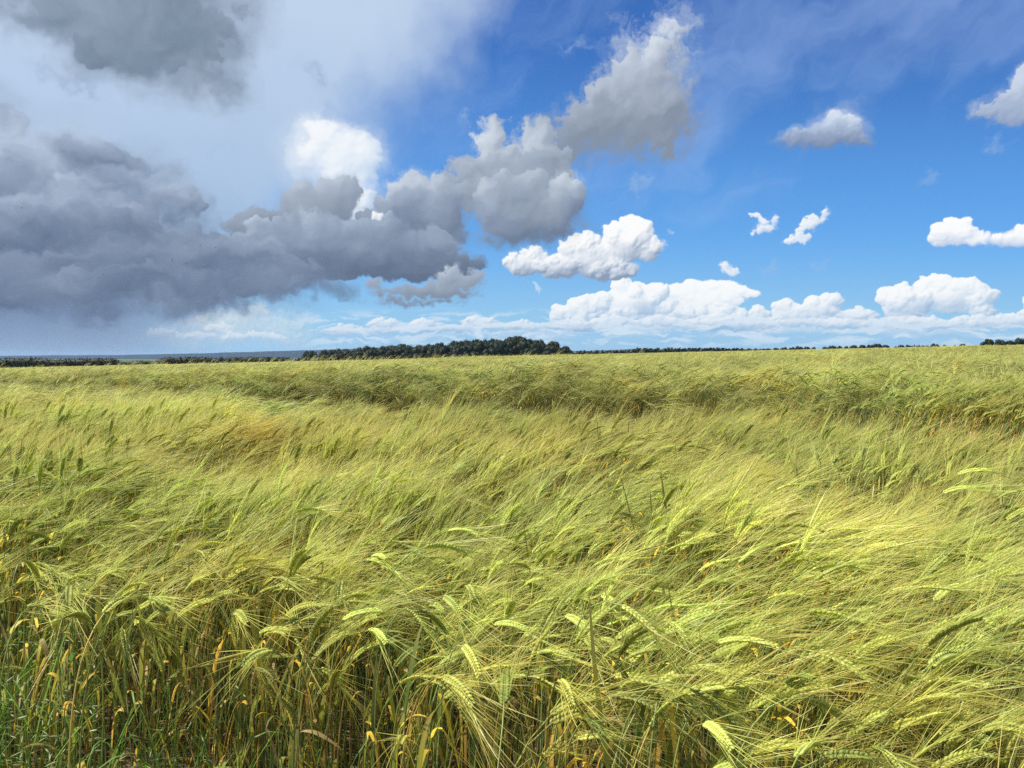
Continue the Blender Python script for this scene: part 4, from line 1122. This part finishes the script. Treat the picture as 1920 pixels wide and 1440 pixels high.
# right-hand trees along the crest
RT = [(1851, 634, 25, 'round dark tree standing leftmost of the four big trees at the right edge'), (1876, 635, 25, 'second of the four big dark trees at the right edge'),
      (1893, 637, 18, 'smaller dark tree squeezed between the two biggest at the right edge'), (1911, 633, 25, 'big dark tree nearest the right edge of the skyline'),
      (1753, 643.5, 20, 'low dark domed tree left of the gap on the right skyline'), (1770, 645.5, 11, 'tiny dark tree close beside the low domed tree on the skyline'),
      (1789, 646, 9, 'smallest dark bush-like tree alone on the right skyline'), (1805, 643.5, 15, 'small round tree alone just left of the four big trees')]
for px, top, w, lab in RT: tree(px, top, w, 400, lab, low=0.1)
for px, top, w, lab in [(1455, 651, 16, 'left end tree of the first dark clump on the right skyline')]: tree(px, top, w, 420, lab, low=0.05)
for px, top, w in [(1470, 650.5, 18), (1484, 650, 18), (1498, 648.5, 20), (1512, 649, 18), (1525, 649.5, 16)]:
    tree(px, top, w, 420 + rnd.uniform(-5, 5), ORD[[1470, 1484, 1498, 1512, 1525].index(px) + 1] + ' tree from the left in the long flat clump on the right skyline', 'trees of the first skyline clump', low=0.05)
for px, top, w in [(1548, 649, 16), (1560, 647, 18), (1574, 647.5, 18), (1587, 648, 12)]:
    tree(px, top, w, 420 + rnd.uniform(-5, 5), ORD[[1548, 1560, 1574, 1587].index(px)] + ' low tree from the left in the middle clump of the right skyline', 'trees of the middle skyline clump', low=0.05)
for px, top, w in [(1601, 646, 20), (1616, 645.5, 20), (1632, 645, 20), (1645, 643, 22), (1660, 645.5, 18)]:
    tree(px, top, w, 420 + rnd.uniform(-5, 5), ORD[[1601, 1616, 1632, 1645, 1660].index(px)] + ' dark tree from the left in the tallest clump of the right skyline', 'trees of the tallest skyline clump', low=0.05)

def hedge(px0, px1, tops, Y, bottom_extra, label, name='hedge', depth=2.0, seed=1, colr=(0.028, 0.040, 0.013), n=None, cat='hedge', kind=None, fs=0.10, brown=0.2):
    """a hedge along px0..px1 at distance Y: a bumpy body with leaf faces all over"""
    r = random.Random(seed); rg = np.random.default_rng(seed)
    x0, x1 = at_px(px0, Y), at_px(px1, Y)
    nx = max(12, int((x1 - x0) / 0.7))
    xs = np.linspace(x0, x1, nx)
    tpx = [t_[0] for t_ in tops]; tpy = [t_[1] for t_ in tops]
    pxx = 960 + xs / Y * FPX
    zt = np.array([z_px(float(np.interp(p_, tpx, tpy)), Y) for p_ in pxx])
    zg = ground(xs, Y + 0 * xs)
    H_ = np.maximum(0.8, zt - zg)
    wob = fbm(xs * 0.6, xs * 0.0 + seed, 1.0, 4, 0.6, seed)
    H_ = H_ * (1 + 0.22 * wob)
    mb = MB()
    ang = np.linspace(0, pi, 7)
    v = np.stack([np.repeat(xs[:, None], 7, 1), Y + np.cos(ang)[None, :] * depth * 0.42 * (1 + 0.2 * wob[:, None]) + 0 * xs[:, None], zg[:, None] + 0.97 * H_[:, None] * np.sin(ang)[None, :] ** 0.5 - 0.05], -1).reshape(-1, 3)
    i, j = np.meshgrid(np.arange(nx - 1), np.arange(6), indexing='ij')
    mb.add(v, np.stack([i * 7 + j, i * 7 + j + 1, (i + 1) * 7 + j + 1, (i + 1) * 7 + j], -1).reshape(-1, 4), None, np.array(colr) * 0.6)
    n = n or int((x1 - x0) * 90)
    fx = rg.uniform(x0, x1, n); hh = np.interp(fx, xs, H_); g0 = np.interp(fx, xs, zg)
    an = rg.uniform(0, pi, n)
    fy = Y + np.cos(an) * depth * 0.5 + rg.normal(0, 0.08, n)
    fz = g0 + hh * np.sin(an) ** 0.5 * rg.uniform(0.75, 1.05, n)
    P_ = np.stack([fx, fy, fz], 1)
    A = rg.normal(0, 1, (n, 3)); A /= np.linalg.norm(A, axis=1)[:, None]
    Bv = np.cross(A, rg.normal(0, 1, (n, 3)))
    S = rg.uniform(0.6, 1.5, n)[:, None] * fs
    v = np.stack([P_ - A * S, P_ + Bv * S, P_ + A * S, P_ - Bv * S], 1).reshape(-1, 3)
    c = np.array(colr) * rg.uniform(0.6, 1.6, (n, 1)); c[rg.random(n) < brown] *= (1.5, 1.1, 0.9)
    mb.add(v, np.arange(n * 4).reshape(-1, 4), None, np.repeat(c, 4, 0))
    o = mb.obj(name, M_TREE, smooth=False)
    return tag(o, label, cat, None, kind)
hedge(-120, 236, [(-120, 672), (0, 673), (50, 670), (90, 673), (150, 673), (190, 671), (215, 673), (236, 680)], 169, 0, 'thick dark hedge at the left edge of the barley', seed=3)
hedge(232, 300, [(232, 679), (270, 676), (300, 679)], 171, 0, 'low thin stretch of hedge between the two thick hedges', seed=4, fs=0.07)
hedge(292, 560, [(292, 676), (310, 670), (370, 669), (410, 671), (470, 669), (520, 670), (545, 672), (560, 674)], 173, 0, 'long dark hedge running from the low gap towards the wood', seed=5)
hedge(560, 1085, [(560, 673), (640, 669), (740, 668), (800, 666), (900, 667), (1000, 664), (1085, 663)], 300, 0, 'brownish scrub hedge standing along the foot of the middle wood', seed=6, colr=(0.055, 0.060, 0.022), depth=4, fs=0.22, n=26000, brown=0.5)
hedge(1175, 1445, [(1175, 659), (1190, 655.5), (1260, 654.5), (1300, 655), (1330, 653.5), (1360, 654.5), (1400, 655.5), (1445, 656.5)], 520, 0, 'distant dark hedge of trees low on the skyline right of the wood', seed=7, depth=8, fs=0.5, n=9000, brown=0.05)
hedge(1080, 1185, [(1080, 660), (1130, 659), (1185, 658)], 560, 0, 'very thin dark hedge joining the wood to the distant belt', seed=8, depth=6, fs=0.4, n=4000, brown=0.05)
hedge(1676, 1745, [(1676, 651), (1690, 648.5), (1710, 649.5), (1745, 649.5)], 420, 0, 'thin low hedge line on the skyline between two tree clumps', seed=9, depth=3, fs=0.25, n=3000)

# hills far off
def ridge(name, px0, px1, tops, Y, depth, colr):
    nx, ny = 220, 14
    tpx = [t_[0] for t_ in tops]; tpy = [t_[1] for t_ in tops]
    pxx = np.linspace(px0, px1, nx)
    xs = np.array([at_px(float(p_), Y) for p_ in pxx])
    zt = np.array([z_px(float(np.interp(p_, tpx, tpy)), Y) for p_ in pxx])
    f = np.linspace(0, 1, ny)
    X = np.repeat(xs[:, None], ny, 1)
    Yy = Y - depth + depth * 2 * f[None, :] + 0 * X
    z0 = float(ground(0, 4000)) - 4
    Z = z0 + (zt[:, None] - z0) * np.sin(pi * f)[None, :] ** 0.8
    Z = Z + fbm(X * 0.004, Yy * 0.004, 1.0, 4, 0.6, 3) * 6.0 * np.sin(pi * f)[None, :]
    mb = MB()
    i, j = np.meshgrid(np.arange(nx - 1), np.arange(ny - 1), indexing='ij')
    mb.add(np.stack([X, Yy, Z], -1).reshape(-1, 3), np.stack([i * ny + j, (i + 1) * ny + j, (i + 1) * ny + j + 1, i * ny + j + 1], -1).reshape(-1, 4), None, colr)
    return mb.obj(name, M_HILL)
M_HILL = vegetation('hill_woods', 0.0, 0.9, 0.1, big=0.5, inst=0.0, scale=0.006)
h1 = ridge('hills', -400, 1000, [(-400, 667), (0, 667), (160, 666.5), (300, 664.5), (420, 661.5), (560, 657.5), (700, 653), (1000, 656)], 6200, 900, (0.012, 0.024, 0.036)); tag(h1, kind='structure')  # bluish tint: some of the distance haze put into the base colour
h2 = ridge('hills', 1000, 1700, [(1000, 656), (1090, 658), (1150, 656), (1185, 654), (1260, 656), (1420, 656.5), (1700, 660)], 6800, 900, (0.035, 0.055, 0.045)); tag(h2, kind='structure')

# ================================================================== birds
M_BIRD = vegetation('dark_feathers', 0.0, 0.7, 0.2, big=0, inst=0)
def bird(px, py, Y, span, flap, yaw, label):
    d = ray(px, py); t = Y / d.y
    c = np.array((d.x * t, Y, EYE + d.z * t))
    mb = MB()
    blk = np.array((0.015, 0.015, 0.018))
    L_ = span * 0.42
    tube(mb, [(0, -L_ * .55, 0), (0, -L_ * .42, 0), (0, -L_ * .1, 0), (0, L_ * .25, 0.0), (0, L_ * .42, 0.01 * span), (0, L_ * .55, 0)], np.array((.02, .05, .085, .07, .045, .004)) * span, 8, blk)
    mb.add([(0, -L_ * .35, 0), (-.09 * span, -L_ * .85, 0.0), (0, -L_ * .80, 0.012 * span), (.09 * span, -L_ * .85, 0.0), (0, -L_ * .35, .02 * span)], [(0, 1, 2, 4), (0, 4, 2, 3)], None, blk)
    for sg in (-1, 1):
        xs = np.array((0.03, 0.18, 0.34, 0.5)) * span * sg
        zs = np.array((0.02, 0.02 + 0.10 * flap, 0.02 + 0.16 * flap, 0.02 + 0.13 * flap)) * span
        le = np.array((0.10, 0.13, 0.08, -0.08)) * span; te = np.array((-0.08, -0.07, -0.09, -0.12)) * span
        top = [(xs[i], le[i], zs[i]) for i in range(4)] + [(xs[i], te[i], zs[i]) for i in range(4)]
        bot = [(a, b, z_ - 0.012 * span) for a, b, z_ in top]
        q = [(i, i + 1, i + 5, i + 4) for i in range(3)] + [(i + 8, i + 12, i + 13, i + 9) for i in range(3)] + [(i, i + 8, i + 9, i + 1) for i in range(3)] + [(i + 4, i + 5, i + 13, i + 12) for i in range(3)] + [(3, 11, 15, 7)]
        mb.add(top + bot, q, None, blk)
    o = mb.obj('bird', M_BIRD)
    o.location = c; o.rotation_euler = (rnd.uniform(-.2, .2), rnd.uniform(-.5, .5), yaw)
    tag(o, label, 'bird', 'birds flying before the dark clouds')
for a in [(41, 390, 90, .36, .8, 1.2, 'black bird alone near the left edge, highest of all the birds'), (313, 476, 90, .36, 1, .3, 'black bird at the upper left corner of the flock'),
          (322, 486, 90, .34, .3, 1.5, 'black bird just above its twin in the flying pair'), (323.5, 489.5, 91, .34, .2, 1.4, 'black bird just below its twin in the flying pair'),
          (350, 495, 85, .42, .7, .6, 'black bird with long wings lowest in the flock'), (375, 461, 90, .38, .9, .9, 'black bird at the top of the flock, left of the last one'),
          (404, 464, 90, .38, .6, .5, 'black bird on the right end of the flock'), (194, 515, 92, .32, .2, 1.3, 'black bird alone between the left edge and the flock'),
          (499, 577, 85, .46, -.6, .4, 'black bird low before the bright cloud gap')]:
    bird(*a)

# ================================================================== the air
hz_me = bpy.data.meshes.new('haze')
bx = [(-9500, -9500, -60), (9500, -9500, -60), (9500, 9500, -60), (-9500, 9500, -60), (-9500, -9500, 50), (9500, -9500, 50), (9500, 9500, 50), (-9500, 9500, 50)]
hz_me.from_pydata(bx, [], [(0, 3, 2, 1), (4, 5, 6, 7), (0, 1, 5, 4), (1, 2, 6, 5), (2, 3, 7, 6), (3, 0, 4, 7)])
haze = bpy.data.objects.new('haze', hz_me); COL.objects.link(haze)
m = bpy.data.materials.new('haze'); m.use_nodes = True
for n in list(m.node_tree.nodes): m.node_tree.nodes.remove(n)
pv = m.node_tree.nodes.new('ShaderNodeVolumePrincipled')
pv.inputs['Color'].default_value = (0.50, 0.72, 1.0, 1); pv.inputs['Density'].default_value = 0.00005; pv.inputs['Anisotropy'].default_value = 0.2
om = m.node_tree.nodes.new('ShaderNodeOutputMaterial'); m.node_tree.links.new(pv.outputs[0], om.inputs['Volume'])
hz_me.materials.append(m)
tag(haze, 'thin bluish summer air over the field and hills', 'haze', kind='stuff')
